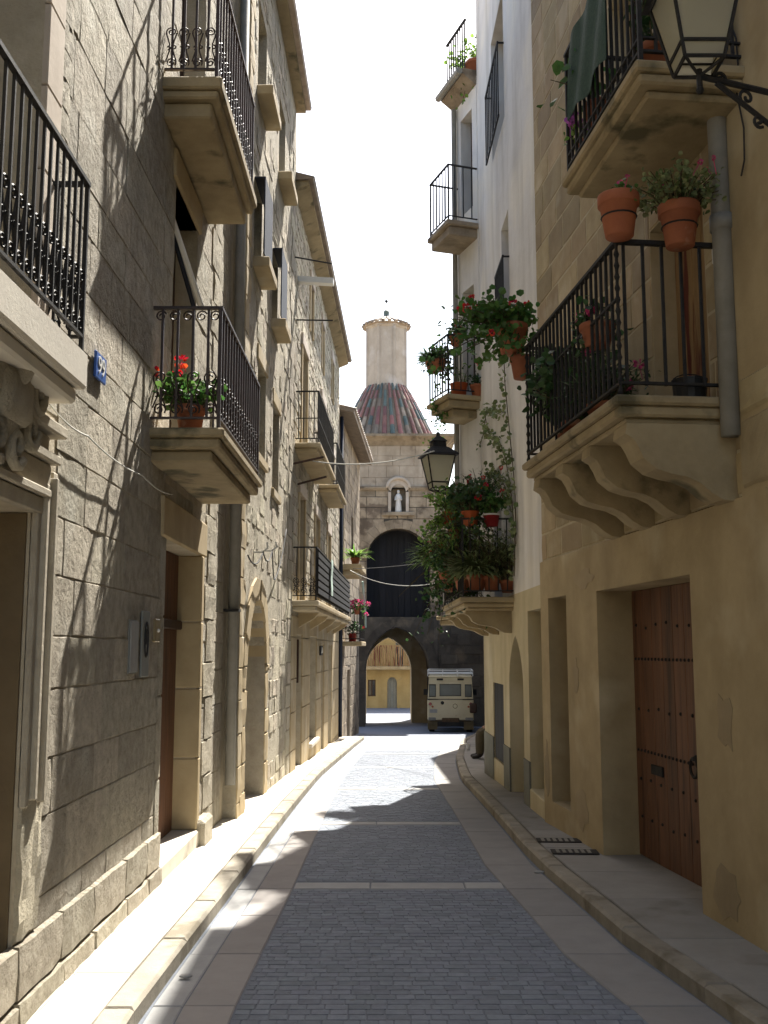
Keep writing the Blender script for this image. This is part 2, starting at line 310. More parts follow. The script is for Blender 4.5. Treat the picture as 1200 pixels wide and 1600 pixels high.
# gutter and border slabs along the kerbs
y = 2.0; sl = 0
while y < 30:
    l = rng.uniform(.75,1.0)
    mb = MB(); slab(mb, lambda q: kl(q)+.012, GUT_L, y, y+l, .006, rng=rng); mb.build('gutter_slab', M_BAND, ROAD)
    mb = MB(); slab(mb, GUT_L, BRD_L, y, y+l, .009, rng=rng); mb.build('border_slab', M_PINK, ROAD)
    if y < 25:
        mb = MB(); slab(mb, BRD_R, lambda q: kr(q)-.012, y, y+l, .008, rng=rng); mb.build('border_slab', M_BORDR, ROAD)
    y += l
for b in bands:
    if b < 2: continue
    x = BRD_L(b)
    while x < BRD_R(b)-.1:
        x2 = min(x+rng.uniform(.5,.8), BRD_R(b)); x2 = BRD_R(b) if BRD_R(b)-x2 < .2 else x2
        mb = MB(); slab(mb, lambda q,x=x: x, lambda q,x2=x2: x2, b-.11, b+.11, .008, rng=rng); mb.build('band_slab', M_BAND, ROAD); x = x2
st = MB(); y = 3.2
while y < 24:                                      # small setts laid in rows across the street
    d = .075
    if not any(abs(y+d/2-b) < .11+d/2 for b in bands):
        x = BRD_L(y)+.006; x += rng.uniform(-.0,.0)
        first = True
        while x < BRD_R(y)-.03:
            l = rng.uniform(.075,.125) if not first else rng.uniform(.03,.1); first = False
            x2 = min(x+l, BRD_R(y)-.004); h = .003+rng.uniform(0,.002); e = .003
            z0, z1 = gz(y), gz(y+d); t1, t2 = rng.uniform(-.001,.001), rng.uniform(-.001,.001)
            if x2-x > .02:
                P = [(x+.002,y+.002,z0-.002),(x2-.002,y+.002,z0-.002),(x2-.002,y+d-.002,z1-.002),(x+.002,y+d-.002,z1-.002),
                     (x+.002+e,y+.002+e,z0+h+t1),(x2-.002-e,y+.002+e,z0+h+t2),(x2-.002-e,y+d-.002-e,z1+h+t2),(x+.002+e,y+d-.002-e,z1+h+t1)]
                st.add(P, [(4,5,6,7),(0,1,5,4),(1,2,6,5),(2,3,7,6),(3,0,4,7)])
            x = x2
    y += d
st.build('setts', M_SETT, ROAD, kind='stuff')
# far carriageway: setts too small to tell apart
far = MB(); q = [24+.5*i for i in range(70)]
for i, y in enumerate(q):
    far.v += [(BRD_L(y) if y<28 else -3.1,y,gz(y)+.005),(BRD_R(y) if y<36 else 4.4,y,gz(y)+.005)]
    if i: far.f.append((2*i-2,2*i-1,2*i+1,2*i))
far.build('far_setts', M_SETT, ROAD)
# walls in plan (metres): left side runs away from the camera, right side runs back towards it
L1 = Wall((-1.71,-5),(-1.71,11.15)); L2 = Wall((-1.57,11.15),(-1.51,16.6)); L3 = Wall((-1.51,16.6),(-1.23,27.5)); L4 = Wall((-1.25,27.55),(-.86,35.6))
rx = lambda y: 2.12-.106*(y-6.97)
R0 = Wall((rx(6.15)-.031,6.15),(rx(-5)-.031,-5)); R1 = Wall((rx(10.95),10.95),(rx(6.15),6.15))
R2 = Wall((1.61,16.65),(1.70,10.95)); R2B = Wall((1.31,17.5),(1.60,16.65)); R3 = Wall((2.72,28),(2.72,16.8)); R3B = Wall((3.9,40.5),(2.76,28.05))
def wx(ws, y):
    for W_ in ws:
        a, b = sorted((W_.A, W_.B), key=lambda p: p.y)
        if a.y-1e-6 <= y <= b.y: return a.x+(b.x-a.x)*(y-a.y)/(b.y-a.y)
    return None
wl = lambda y: (wx((L1,L2,L3,L4), y) or -1.2)
wr = lambda y: (wx((R1,R2,R3,R3B,R0), y) or 2.0)
PAVL = ob('pavement', None, None, (0,0,0)); PAVL['kind'] = 'structure'
PAVR = ob('pavement', None, None, (0,0,0)); PAVR['kind'] = 'structure'
KH = .10
y = 1.5
while y < 29.4:
    l = rng.uniform(.9,1.3); l = min(l, 29.5-y)
    mb = MB(); slab(mb, lambda q: kl(q)-.16, kl, y, y+l, KH, th=.2, gap=.002, rng=rng, ch=.018); mb.build('kerb_stone', M_KERB, PAVL)
    y += l
y = 1.5
while y < 29.4:
    l = rng.uniform(.55,.85); l = min(l, 29.5-y)
    if 29.5-y-l < .25: l = 29.5-y
    mid = lambda q: (kl(q)-.16)*.55+(wl(q)-.3)*.45
    jo = [y, y+l]
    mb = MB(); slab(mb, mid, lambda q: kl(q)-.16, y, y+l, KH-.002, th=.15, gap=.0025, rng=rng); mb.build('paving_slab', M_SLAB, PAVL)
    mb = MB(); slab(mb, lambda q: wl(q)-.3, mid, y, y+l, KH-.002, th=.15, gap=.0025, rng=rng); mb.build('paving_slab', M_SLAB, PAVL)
    y += l
y = 1.5
while y < 35.5:
    l = rng.uniform(.8,1.2)
    mb = MB(); slab(mb, kr, lambda q: kr(q)+.15, y, y+l, KH, th=.2, gap=.002, rng=rng, ch=.02); mb.build('kerb_stone', M_KERB, PAVR)
    y += l
y = 1.5
while y < 35.5:
    l = rng.uniform(.8,1.25)
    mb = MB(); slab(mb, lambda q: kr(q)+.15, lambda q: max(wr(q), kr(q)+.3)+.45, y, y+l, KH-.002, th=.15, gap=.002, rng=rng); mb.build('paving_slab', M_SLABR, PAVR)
    y += l
PAVL['label'] = 'sunlit pale stone pavement along the left houses'; PAVR['label'] = 'shaded grey pavement along the right houses'

# ---------------------------------------------------------------- facade builders
def arch_curve(x0, x1, zs, rise, n=12, point=0):
    c, h = (x0+x1)/2, (x1-x0)/2; P = []
    for i in range(n+1):
        t = math.pi*i/n; x = c-h*math.cos(t); z = math.sin(t)
        if point: z = (1-point)*z + point*(1-abs(math.cos(t)))
        P.append((x, zs+rise*z))
    return P
def sheet(mb, x0, x1, z0, z1, ops, y=0.):
    """wall face with openings; each op: dict x0,x1,z0,z1,d (reveal depth), rise (arch)"""
    xs = sorted({x0,x1,*[min(max(v,x0),x1) for o in ops for v in (o['x0'],o['x1'])]}); zs = sorted({z0,z1,*[min(max(v,z0),z1) for o in ops for v in (o['z0'],o['z1'])]})
    for a, b in zip(xs, xs[1:]):
        for c, d in zip(zs, zs[1:]):
            mx, mz = (a+b)/2, (c+d)/2
            if any(o['x0']<mx<o['x1'] and o['z0']<mz<o['z1'] for o in ops): continue
            mb.quad((a,y,c),(b,y,c),(b,y,d),(a,y,d))
    for o in ops:
        a, b, c, d, dp = o['x0'],o['x1'],o['z0'],o['z1'],o.get('d',.25); r = o.get('rise',0); s_ = d-r; Y = y+dp
        if o.get('noreveal'): continue
        mb.quad((a,y,c),(a,Y,c),(a,Y,s_),(a,y,s_)); mb.quad((b,y,c),(b,y,s_),(b,Y,s_),(b,Y,c)); mb.quad((a,y,c),(b,y,c),(b,Y,c),(a,Y,c))
        if not r: mb.quad((a,y,d),(a,Y,d),(b,Y,d),(b,y,d))
        else:
            P = arch_curve(a,b,s_,r,point=o.get('point',0))
            for p, q in zip(P, P[1:]):
                mb.quad((p[0],y,p[1]),(q[0],y,q[1]),(q[0],y,d),(p[0],y,d)); mb.quad((p[0],y,p[1]),(p[0],Y,p[1]),(q[0],Y,q[1]),(q[0],y,q[1]))
def body(mb, x0, x1, z0, z1, D=5.0, top=True):
    mb.quad((x0,0,z0),(x0,0,z1),(x0,D,z1),(x0,D,z0)); mb.quad((x1,0,z0),(x1,D,z0),(x1,D,z1),(x1,0,z1)); mb.quad((x0,D,z0),(x0,D,z1),(x1,D,z1),(x1,D,z0))
    if top: mb.quad((x0,0,z1),(x1,0,z1),(x1,D,z1),(x0,D,z1))
def rsub(rects, o):
    out = []
    for a,b,c,d in rects:
        A,B,C_,D = o
        if B<=a or A>=b or D<=c or C_>=d: out.append((a,b,c,d)); continue
        if a<A: out.append((a,A,c,d))
        if B<b: out.append((B,b,c,d))
        m, M = max(a,A), min(b,B)
        if c<C_: out.append((m,M,c,C_))
        if D<d: out.append((m,M,D,d))
    return out
def courses(x0,x1,z0,z1,ops,hr,lr,rng,holes=0):
    out = []; z = z0
    while z < z1-.03:
        h = min(rng.uniform(*hr), z1-z); h = z1-z if z1-z-h < hr[0]*.4 else h
        x = x0-rng.uniform(0,lr[1]*.6)
        while x < x1-.02:
            l = rng.uniform(*lr); a, b = max(x,x0), min(x+l,x1)
            if x1-b < .08: b = x1; l = x1-x
            rs = [(a,b,z,z+h)]
            for o in ops: rs = rsub(rs, o)
            out += [r for r in rs if r[1]-r[0] > .05 and r[3]-r[2] > .05]
            x += l
        z += h
    return out
def stone(mb, r, out, rng, nx=3, nz=2, jit=.006, ch=.012, back=.012, gap=.006, wob=.006):
    a,b,c,d = r[0]+gap, r[1]-gap, r[2]+gap, r[3]-gap; ch = min(ch, (b-a)*.25, (d-c)*.25)
    fr = []
    for j in range(nz+1):
        for i in range(nx+1):
            x = a+ch+(b-a-2*ch)*i/nx; z = c+ch+(d-c-2*ch)*j/nz
            cor = (i in (0,nx)) and (j in (0,nz)); edge = i in (0,nx) or j in (0,nz)
            y = -out + rng.uniform(-jit,jit) + (min(out*.35,.005) if cor else 0)
            if edge: x += rng.uniform(-wob,wob); z += rng.uniform(-wob,wob)
            fr.append((x,y,z))
    idx = [i for i in range(nx+1)] + [(j*(nx+1)+nx) for j in range(1,nz+1)] + [nz*(nx+1)+i for i in range(nx-1,-1,-1)] + [j*(nx+1) for j in range(nz-1,0,-1)]
    ring = []
    for k in idx:
        i, j = k%(nx+1), k//(nx+1)
        ring.append((a if i==0 else b if i==nx else fr[k][0], back, c if j==0 else d if j==nz else fr[k][2]))
    N = len(fr); m = len(idx)
    fs = [(j*(nx+1)+i, j*(nx+1)+i+1, (j+1)*(nx+1)+i+1, (j+1)*(nx+1)+i) for j in range(nz) for i in range(nx)]
    fs += [(idx[k], N+k, N+(k+1)%m, idx[(k+1)%m]) for k in range(m)]
    mb.add(fr+ring, fs)
def lay(rects, parent, matl, rng, name='stone', limit=290, key=None, out=(.008,.03), **kw):
    if key: rects = sorted(rects, key=key)
    rest = MB()
    for i, r in enumerate(rects):
        if i < limit:
            mb = MB(); stone(mb, r, rng.uniform(*out), rng, **kw); mb.build(name, matl, parent)
        else: stone(rest, r, rng.uniform(*out), rng, **kw)
    if rest.v: rest.build(name+'work', matl, parent, kind='stuff')
def house(name, W_, label):
    return thing(name, label, 'house', (W_.A.x, W_.A.y, 0), W_.rz)
def op(x0,x1,z0,z1,d=.25,**k): return dict(x0=min(x0,x1),x1=max(x0,x1),z0=z0,z1=z1,d=d,**k)
def rc(o, m=0): return (o['x0']-m,o['x1']+m,o['z0']-m,o['z1']+m)
def plank_door(parent, o, matl, n=5, dy=None, name='door', gap=.004, knob=True):
    a,b,c,d = o['x0'],o['x1'],o['z0'],o['z1']; Y = o['d'] if dy is None else dy
    D = MB().box(a-.05,b+.05,Y+.02,Y+.06,c-.02,d+.05).build(name, MATS['dark_wood'], parent)
    wd = (b-a)/n
    for k in range(n):
        MB().bbox(a+k*wd+gap/2,a+(k+1)*wd-gap/2,Y-.012,Y+.019,c+.01,d-.002,.005).build('plank', matl, D)
    return D
def shutter_window(parent, o, matl=None, glass=True):
    a,b,c,d = o['x0'],o['x1'],o['z0'],o['z1']; Y = o['d']; w_ = .055
    m = MB()
    for q in ((a,a+w_,c,d),(b-w_,b,c,d),(a+w_,b-w_,c,c+w_),(a+w_,b-w_,d-w_,d),((a+b)/2-.03,(a+b)/2+.03,c+w_,d-w_)): m.box(q[0],q[1],Y-.05,Y+.01,q[2],q[3])
    f = m.build('window', matl or M_DWOOD, parent)
    for q in ((a+w_,(a+b)/2-.03),((a+b)/2+.03,b-w_)): MB().box(q[0],q[1],Y-.02,Y-.008,c+w_,d-w_).build('pane', M_GLASS, f)
    MB().box(a-.03,b+.03,Y+.03,Y+.06,c-.03,d+.03).build('shutter', M_DWOOD, f)
    return f
def spiral(c, r0, r1, a0, a1, n=14):
    return [(c[0]+(r0+(r1-r0)*i/n)*math.cos(a0+(a1-a0)*i/n), 0, c[1]+(r0+(r1-r0)*i/n)*math.sin(a0+(a1-a0)*i/n)) for i in range(n+1)]
def scroll_mesh(w_, h, matl, t=.006):
    """one column of paired scrolls, in the x-z plane, origin bottom centre"""
    m = MB(); r = w_*.42
    m.tube(spiral((0,r+.01), r*.2, r, 0, 4.2*math.pi/1.4+.6, 18), t, 4)
    m.tube(spiral((0,h-r-.01), r*.2, r, math.pi, math.pi-9.8, 18), t, 4)
    for s in (-1,1):
        q = r*.5
        m.tube([(x*1.0+s*q*1.05,0,z+h/2) for x,_,z in spiral((0,0), q*.3, q, 0, s*5, 10)], t, 4)
    m.tube([(-r,0,r+.02),(-r*.35,0,h*.42),(-r*.35,0,h*.58),(-r,0,h-r-.02)], t, 4); m.tube([(r,0,r+.02),(r*.35,0,h*.42),(r*.35,0,h*.58),(r,0,h-r-.02)], t, 4)
    return m.mesh('scroll', matl)
def balcony(parent, xa, xb, zf, proj, tiers, rail_h, sp, matl, slabmat, bw=.008, scroll=0, side='a', sc_long=False, inset=.05, mid=None, twist=False, nside=4, rails=True, ends='ab', name='balcony'):
    """slab mesh is the part; iron pieces are its sub-parts. xa..xb along the wall, street side at y=-proj"""
    m = MB()
    for k, (z0, z1, ins) in enumerate(tiers): m.bbox(xa+ins,xb-ins,-proj+ins,.03-.001*k,zf+z0,zf+z1,min(.015,(z1-z0)*.3))
    S = m.build(name, slabmat, parent)
    if not rails: return S
    p = proj-inset; a, b = xa+inset, xb-inset; zt = zf+rail_h; zb = zf+.07
    def rail(z, h, wd, nm):
        m = MB(); m.box(a-wd,b+wd,-p-wd,-p+wd,z,z+h)
        if 'a' in ends: m.box(a-wd,a+wd,-p+wd,-.002,z,z+h)
        if 'b' in ends: m.box(b-wd,b+wd,-p+wd,-.002,z,z+h)
        m.build(nm, matl, S)
    rail(zt, .022, bw*2.0, 'top_rail'); rail(zb, .016, bw*1.4, 'bottom_rail')
    if mid: rail(zf+mid, .014, bw*1.3, 'middle_rail')
    bar = MB().box(-bw,bw,-bw,bw,.0,zt-zb+.003).mesh('bar', matl)
    post = MB()
    if twist:
        P = [(0,0,i*(rail_h)/40) for i in range(41)]; post.tube(P, [.011+.008*(i%3==1) for i in range(41)], 6); post = post.mesh('corner_post', matl)
    else: post = MB().box(-bw*1.5,bw*1.5,-bw*1.5,bw*1.5,0,rail_h).mesh('corner_post', matl)
    for x in (a,b): ob('corner_post', post, S, (x,-p,zf))
    n_ = max(2, round((b-a)/sp))
    for i in range(1, n_): ob('bar', bar, S, (a+(b-a)*i/n_,-p,zb))
    for e, x in (('a',a),('b',b)):
        if e in ends:
            for i in range(nside): ob('bar', bar, S, (x,-p*(nside-i-.35)/(nside+.3)*.97,zb))
    if scroll:
        ws = p/nside; sm = scroll_mesh(ws*.95, scroll, matl)
        for e, x in (('a',a),('b',b)):
            if e in ends:
                for i in range(nside): ob('scroll', sm, S, (x,-p*(i+.5)/nside,zb+.014), rot=(0,0,R(90)))
        if sc_long:
            wl_ = (b-a)/n_; sm2 = scroll_mesh(wl_*.95, scroll, matl)
            for i in range(n_): ob('scroll', sm2, S, (a+wl_*(i+.5),-p,zb+.014))
    return S
def text_ob(txt, size, matl, parent, loc, rot, name='lettering', th=.002):
    c = bpy.data.curves.new('t','FONT'); c.body = txt; c.size = size; c.extrude = th; c.align_x = 'CENTER'; c.align_y = 'CENTER'
    o = bpy.data.objects.new('t', c); COL.objects.link(o); dg = bpy.context.evaluated_depsgraph_get()
    me = bpy.data.meshes.new_from_object(o.evaluated_get(dg)); bpy.data.objects.remove(o)
    me.materials.clear(); me.materials.append(matl); return ob(name, me, parent, loc, rot=rot)

# ================================================================ LEFT: near ashlar house
rng = random.Random(11)
H1 = house('stone_house', L1, 'tall tan ashlar house nearest on the sunlit left side of the street')
o_d0 = op(7.7, 9.93, .16, 2.46, .55); o_w1 = op(8.2, 9.78, 3.32, 6.1, .32)
o_d2 = op(12.95, 14.45, .19, 2.66, .2); o_w2 = op(12.98, 13.95, 3.42, 5.6, .24); o_w3 = op(13.0, 14.1, 6.2, 8.5, .24)
o_n1 = op(4.2, 5.6, .16, 2.46, .4); o_n2 = op(4.2, 5.4, 3.3, 5.6, .3)
ops1 = [o_d0,o_w1,o_d2,o_w2,o_w3,o_n1,o_n2]
m = MB(); sheet(m, 0, L1.len, -.6, 11.2, ops1); body(m, 0, L1.len, -.6, 11.2); m.build('wall', M_MORT, H1)
# dressed frame of the carved doorway
fr = MB()
FX = 9.93
def frame_strip(a, b, out, z1): fr.bbox(FX+a, FX+b, -out, .01, .95+rng.uniform(0,.25), z1, .006)
frame_strip(.0,.055,.03,2.53); frame_strip(.06,.10,.055,2.56); frame_strip(.105,.17,.035,2.62); frame_strip(.175,.215,.06,2.66); frame_strip(.22,.30,.025,2.70)
fr.build('door_frame', M_GREYST, H1)
MB().box(FX-.02,FX-.002,.02,.545,.17,2.455).build('jamb_lining', M_BROWNP, H1)
for k, (z0,z1,out,e) in enumerate(((2.46,2.54,.035,.06),(2.545,2.585,.06,.10),(2.59,2.72,.03,.17),(2.725,2.77,.07,.2),(2.775,2.86,.03,.12),(2.865,2.92,.09,.22))):
    MB().bbox(7.5, FX+e, -out, .01, z0, z1, .006).build('lintel_moulding', M_GREYST, H1)
er = MB(); stone(er, (FX+.0,FX+.30,.45,1.15), .02, rng, 5, 8, .007, .012, gap=.001, back=.0, wob=.012)
er.build('eroded_frame_foot', M_ROUGH, H1)
# carved crest over the doorway
cr = MB(); cx, cz = 9.35, 2.98
cr.ball((cx,-.03,cz), .3, 14, 10, (.9,.35,1))
for k in range(10):
    a = k*math.pi/5; P = [(p[0]+cx+.33*math.cos(a)*1.05, -.08, p[2]+cz+.3*math.sin(a)) for p in spiral((0,0), .02, .1, a, a+7, 14)]; cr.tube(P, .026, 6)
cr.ball((cx,-.12,cz+.08), .1, 10, 8, (.9,.7,1.2)); cr.bbox(cx-.16,cx+.16,-.14,-.05,cz-.2,cz+.02,.03)
cr.build('carved_crest', M_ROUGH, H1, smooth=True)
blocked = [rc(o) for o in ops1] + [(7.4,FX+.31,.4,3.0), (9.0,12.9,-1,.44), (o_w1['x1'],o_w1['x1']+.40,3.2,6.4), (12.9,14.75,3.1,3.42), (14.45,14.98,-1,.3)]
rs = courses(7.0, L1.len-.2, .0, 9.0, blocked, (.27,.40), (.42,.82), rng)
lay(rs, H1, M_ASH, rng, key=lambda r: (r[2]>6.5)*20+abs(r[0]-10), out=(.003,.0085), jit=.0025, wob=.005, gap=.003, ch=.005, back=-.0005)
# smooth pale window surround with rough strip
for k in range(7):
    z = 3.28+k*.44
    MB().bbox(o_w1['x1']+.003,o_w1['x1']+.24,-.03,.01,z,z+.434,.006).build('jamb_stone', M_PALE, H1)
sm = MB()
for k in range(20): stone(sm, (o_w1['x1']+.245,o_w1['x1']+.41,3.2+k*.16,3.36+k*.16), .02, rng, 3, 2, .004, .004, gap=.0005, back=.0, wob=.001)
sm.build('pebbled_strip', M_ROUGH, H1)
# battered plinth
x = 8.6
for l in (.72,.6,.66,.58,.75,.6,.45):
    mm = MB(); stone(mm, (x,min(x+l,12.93),-.2,.20), .055, rng, 4, 3, .006, .01, gap=.003); mm.build('plinth_stone', M_ASH, H1)
    mm = MB(); stone(mm, (x,min(x+l,12.93),.2,.45), .04, rng, 4, 2, .005, .008, gap=.003); mm.build('plinth_stone', M_ASH, H1); x += l
    if x > 12.9: break
# doors and windows
MB().box(o_d0['x0'],o_d0['x1'],-.02,.55,-.2,.167).build('doorstep', M_SLAB, H1)
plank_door(H1, o_d0, M_WOOD, 6)
D = plank_door(H1, o_d2, M_WOOD, 5); MB().ball((13.2,.15,1.15), .035, 8, 6).build('knob', M_BRASS, D); MB().bbox(12.95,14.45,.14,.2,1.98,2.06,.01).build('transom', M_DWOOD, D)
MB().bbox(12.9,14.5,-.05,.2,.02,.2,.012).build('doorstep', M_SLAB, H1)
for k, (z0,z1) in enumerate(((.2,.83),(.835,1.45),(1.455,2.05),(2.055,2.66))):
    MB().bbox(14.44,14.56,-.035,.2,z0,z1,.012).build('jamb_stone', M_DRESS, H1)
    MB().bbox(12.80,12.96,-.012,.2,z0,z1,.012).build('jamb_stone', M_ASH, H1)
MB().bbox(12.75,14.7,-.03,.2,2.662,2.98,.014).build('lintel', M_DRESS, H1)
MB().bbox(14.47,14.95,-.10,.02,-.3,.28,.03).build('wall_guard_stone', M_ROUGH, H1)
qs = []; z = .3
while z < 9:
    h = rng.uniform(.3,.42); qs.append((14.72 if len(qs)%2 else 14.85, 15.3, z, z+h)); z += h
for r in qs:
    mm = MB(); stone(mm, r, .018, rng, 3, 3, .006, .008, gap=.004, back=.004); mm.build('quoin', M_ROUGH, H1)
for o in (o_w1,o_w2,o_w3,o_n2): shutter_window(H1, o, M_GREYW if o is o_w1 else M_DWOOD)
plank_door(H1, o_n1, M_DWOOD)
MB().bbox(12.85,14.05,-.03,.2,5.6,5.85,.012).build('lintel', M_DRESS, H1)
# balconies
balcony(H1, 7.0, 9.98, 3.27, .23, ((-.19,0,0),(-.27,-.192,.04)), .87, .095, M_IRON, M_SLAB, bw=.007, scroll=.34, sc_long=True, inset=.03, nside=2, ends='b')
B2 = balcony(H1, 12.28, 14.66, 3.40, .55, ((-.07,0,0),(-.15,-.071,.035),(-.24,-.152,.10)), .90, .14, M_IRONB, M_BSLAB, bw=.009, scroll=.36, sc_long=True)
balcony(H1, 12.38, 14.58, 6.19, .46, ((-.10,0,0),(-.17,-.101,.03),(-.30,-.172,.09)), .95, .14, M_IRONB, M_BSLAB, bw=.009, scroll=.36, sc_long=True)
rg = MB().tube(spiral((0,0), .012, .042, 0, 9, 16), .006, 4).mesh('scroll', M_IRONB)
for k in range(5): ob('scroll', rg, B2, (12.33,-.06-.1*k,4.25), rot=(0,0,R(90)))
# roof eave
e = MB(); e.box(-.1,L1.len,-.32,5.2,11.201,11.32); e.build('eave', M_DRESS, H1)
rf = MB(); rf.hexa([(-.1,-.4,11.322),(L1.len,-.4,11.322),(L1.len,5.2,11.322),(-.1,5.2,11.322),(-.1,-.42,11.38),(L1.len,-.42,11.38),(L1.len,5.2,12.6),(-.1,5.2,12.6)]); rf.build('roof', M_TILEB, H1)
MB().tube([(15.98,-.10,.4),(15.98,-.10,10.9)], .055, 10).build('drainpipe', M_ZINC, H1, smooth=True)
for z in (2.2,4.6,7.0): MB().box(15.9,16.06,-.17,.0,z,z+.03).build('pipe_bracket', M_IRON, H1)
# things on the wall
t = thing('house_number', 'blue enamel house number plate with two white digits on the ashlar wall', 'house number', L1.w(10.92,-.03,3.46), L1.rz)
MB().bbox(-.11,.11,0,.016,-.08,.08,.005).build('plate', M_ENAM, t); text_ob('99', .15, M_WHT, t, (0,-.003,0), (R(90),0,0))
t = thing('wall_notice', 'pale sheet of paper in a thin frame left of the oval plaque', 'notice', L1.w(11.98,-.026,1.82), L1.rz); MB().bbox(-.1,.1,0,.012,-.17,.17,.003).build('sheet', M_PAPER, t); MB().box(-.11,.11,.013,.02,-.18,.18).build('backing', M_GREYW, t)
t = thing('wall_plaque', 'pale plaque with dark oval emblem between the notice and the brass bell panel', 'plaque', L1.w(12.3,-.026,1.84), L1.rz); MB().bbox(-.11,.11,0,.015,-.23,.23,.004).build('plate', M_GREYW, t)
em = MB(); em.tube([(.05*math.cos(a),0,.12*math.sin(a)) for a in [k*math.pi/8 for k in range(17)]], .008, 5); em.ball((0,0,.02), .03, 8, 6, (.9,.15,2)); em.build('emblem', M_IRON, t, loc=(0,-.003,.03))
t = thing('bell_panel', 'small square brass doorbell panel beside the left wooden door', 'doorbell', L1.w(12.68,-.026,1.94), L1.rz); MB().bbox(-.08,.08,0,.03,-.085,.085,.006).build('plate', M_BRASS, t); MB().ball((0,0,0), .014, 8, 6).build('button', M_WHT, t, loc=(0,-.002,.0))
def cable(name, label, pts, r, matl, sag=0, n=10):
    P = []
    for a, b in zip(pts, pts[1:]):
        a, b = Vector(a), Vector(b)
        for i in range(n): 
            f_ = i/n; P.append(a.lerp(b, f_) - Vector((0,0,sag*4*f_*(1-f_))))
    P.append(Vector(pts[-1])); c = P[0].copy()
    o = MB().tube([p-c for p in P], r, 5).build(name, matl, None, True, loc=c); return tag(o, label, 'cable')
cable('wall_cable', 'thin pale cable sagging along the near ashlar wall above the carved doorway', [L1.w(*q) for q in ((9.9,-.05,3.02),(10.6,-.06,2.98),(11.9,-.06,2.98),(12.9,-.06,3.0))], .0045, M_CABLE, .03)
t = thing('rolled_awning', 'white and blue rolled blind pole leaning out of the window over the geranium balcony', 'awning', L1.w(13.05,0,0), L1.rz)
MB().tube([(0,.05,5.35),(.55,-.12,4.75)], .028, 8).build('pole', M_WHT, t); MB().tube([(0,.07,5.33),(.5,-.06,4.75)], .02, 8).build('roll', M_BLUE, t)

# ================================================================ LEFT: rough rendered house with the arched door
rng = random.Random(21)
H2 = house('rendered_house', L2, 'rough rendered pale house with arched doorway between the ashlar house and the shop house')
o_ad = op(.58, 2.25, -.05, 2.42, .3, rise=.8); o_a = op(.6,1.3,6.45,7.45,.22); o_b = op(2.45,3.1,6.3,7.3,.22); o_c = op(1.15,1.95,4.2,5.35,.22); o_e = op(2.75,3.5,4.0,5.2,.22); o_f = op(.7,1.5,8.7,9.9,.22); o_g = op(3.0,3.8,8.7,9.9,.22)
ops2 = [o_ad,o_a,o_b,o_c,o_e,o_f,o_g]
m = MB(); sheet(m, 0, L2.len, -.8, 11.0, ops2); body(m, 0, L2.len, -.8, 11.0); m.build('wall', M_ROUGH, H2)
D = plank_door(H2, o_ad, M_WOOD, 5); MB().ball((1.6,.25,1.05), .04, 8, 6).build('knob', M_IRON, D)
P = arch_curve(.58,2.25,1.62,.8,9); P2 = arch_curve(.30,2.53,1.62,1.06,9)
for k in range(9):
    q = [P[k],P[k+1],P2[k+1],P2[k]]; c = Vector((sum(a[0] for a in q)/4, 0, sum(a[1] for a in q)/4))
    q = [c.lerp(Vector((a[0],0,a[1])), .97) for a in q]; o_ = rng.uniform(.015,.04)
    MB().extrude([(a.x,-o_,a.z) for a in q], (0,.25,0)).build('voussoir', M_DRESS, H2)
for x0,x1 in ((.30,.58),(2.25,2.53)):
    z = -.1
    while z < 1.6:
        h = min(rng.uniform(.3,.5), 1.62-z); mm = MB(); stone(mm, (x0-(rng.random()<.5)*.12*(x0<1),x1+(rng.random()<.5)*.12*(x0>1),z,z+h), .016, rng, 2, 2, .008); mm.build('jamb_stone', M_DRESS, H2); z += h
z = -.2; k = 0
while z < 10.6:                                     # quoins at both ends
    h = rng.uniform(.3,.42)
    for x0,x1 in ((.0,.26+.12*(k%2)),(L2.len-.45-.2*(k%2),L2.len)):
        mm = MB(); stone(mm, (x0,x1,z,z+h), .014, rng, 2, 2, .005, .008, gap=.004, back=.004); mm.build('quoin', M_RUB if x0 else M_DRESS, H2)
    z += h; k += 1
bl = [rc(o,.14) for o in ops2]+[(.25,2.7,-1,2.8),(0,.4,-1,11),(L2.len-.68,L2.len,-1,11)]
rs = [r for r in courses(.4, L2.len-.65, -.1, 10.9, bl, (.16,.3), (.25,.5), rng) if rng.random() < .5]
lay(rs, H2, M_RUB, rng, limit=0, name='rubble_stone', out=(.003,.012), jit=.006, ch=.014, back=.006)
for o in (o_a,o_b,o_f,o_g):
    f_ = shutter_window(H2, o)
    MB().bbox(o['x0']-.06,o['x1']+.06,-.2,.05,o['z0']-.13,o['z0']-.001,.012).build('sill', M_DRESS, f_)
    if o in (o_f,o_g): continue
    bl_ = MB().box(o['x0']-.02,o['x1']+.02,-.135,-.12,o['z0']+.05,o['z1']+.02); bl_.box(o['x0']-.02,o['x1']+.02,-.12,-.002,o['z1']+.0,o['z1']+.02); bl_.build('hanging_blind', M_BLUE, f_)
for o in (o_c,o_e):
    f_ = shutter_window(H2, o); MB().bbox(o['x0']-.08,o['x1']+.08,-.04,.05,o['z0']-.12,o['z0']-.001,.012).build('sill', M_DRESS, f_); MB().bbox(o['x0']-.1,o['x1']+.1,-.02,.1,o['z1']+.001,o['z1']+.2,.012).build('lintel', M_DRESS, f_)
e = MB(); e.box(-.05,L2.len+.05,-.16,5.1,11.001,11.06); e.build('eave', M_BSLAB, H2)
rf = MB(); rf.hexa([(-.05,-.24,11.061),(L2.len+.08,-.24,11.061),(L2.len+.08,5.1,11.061),(-.05,5.1,11.061),(-.05,-.26,11.11),(L2.len+.08,-.26,11.11),(L2.len+.08,5.1,12.5),(-.05,5.1,12.5)]); rf.build('roof', M_TILEB, H2)
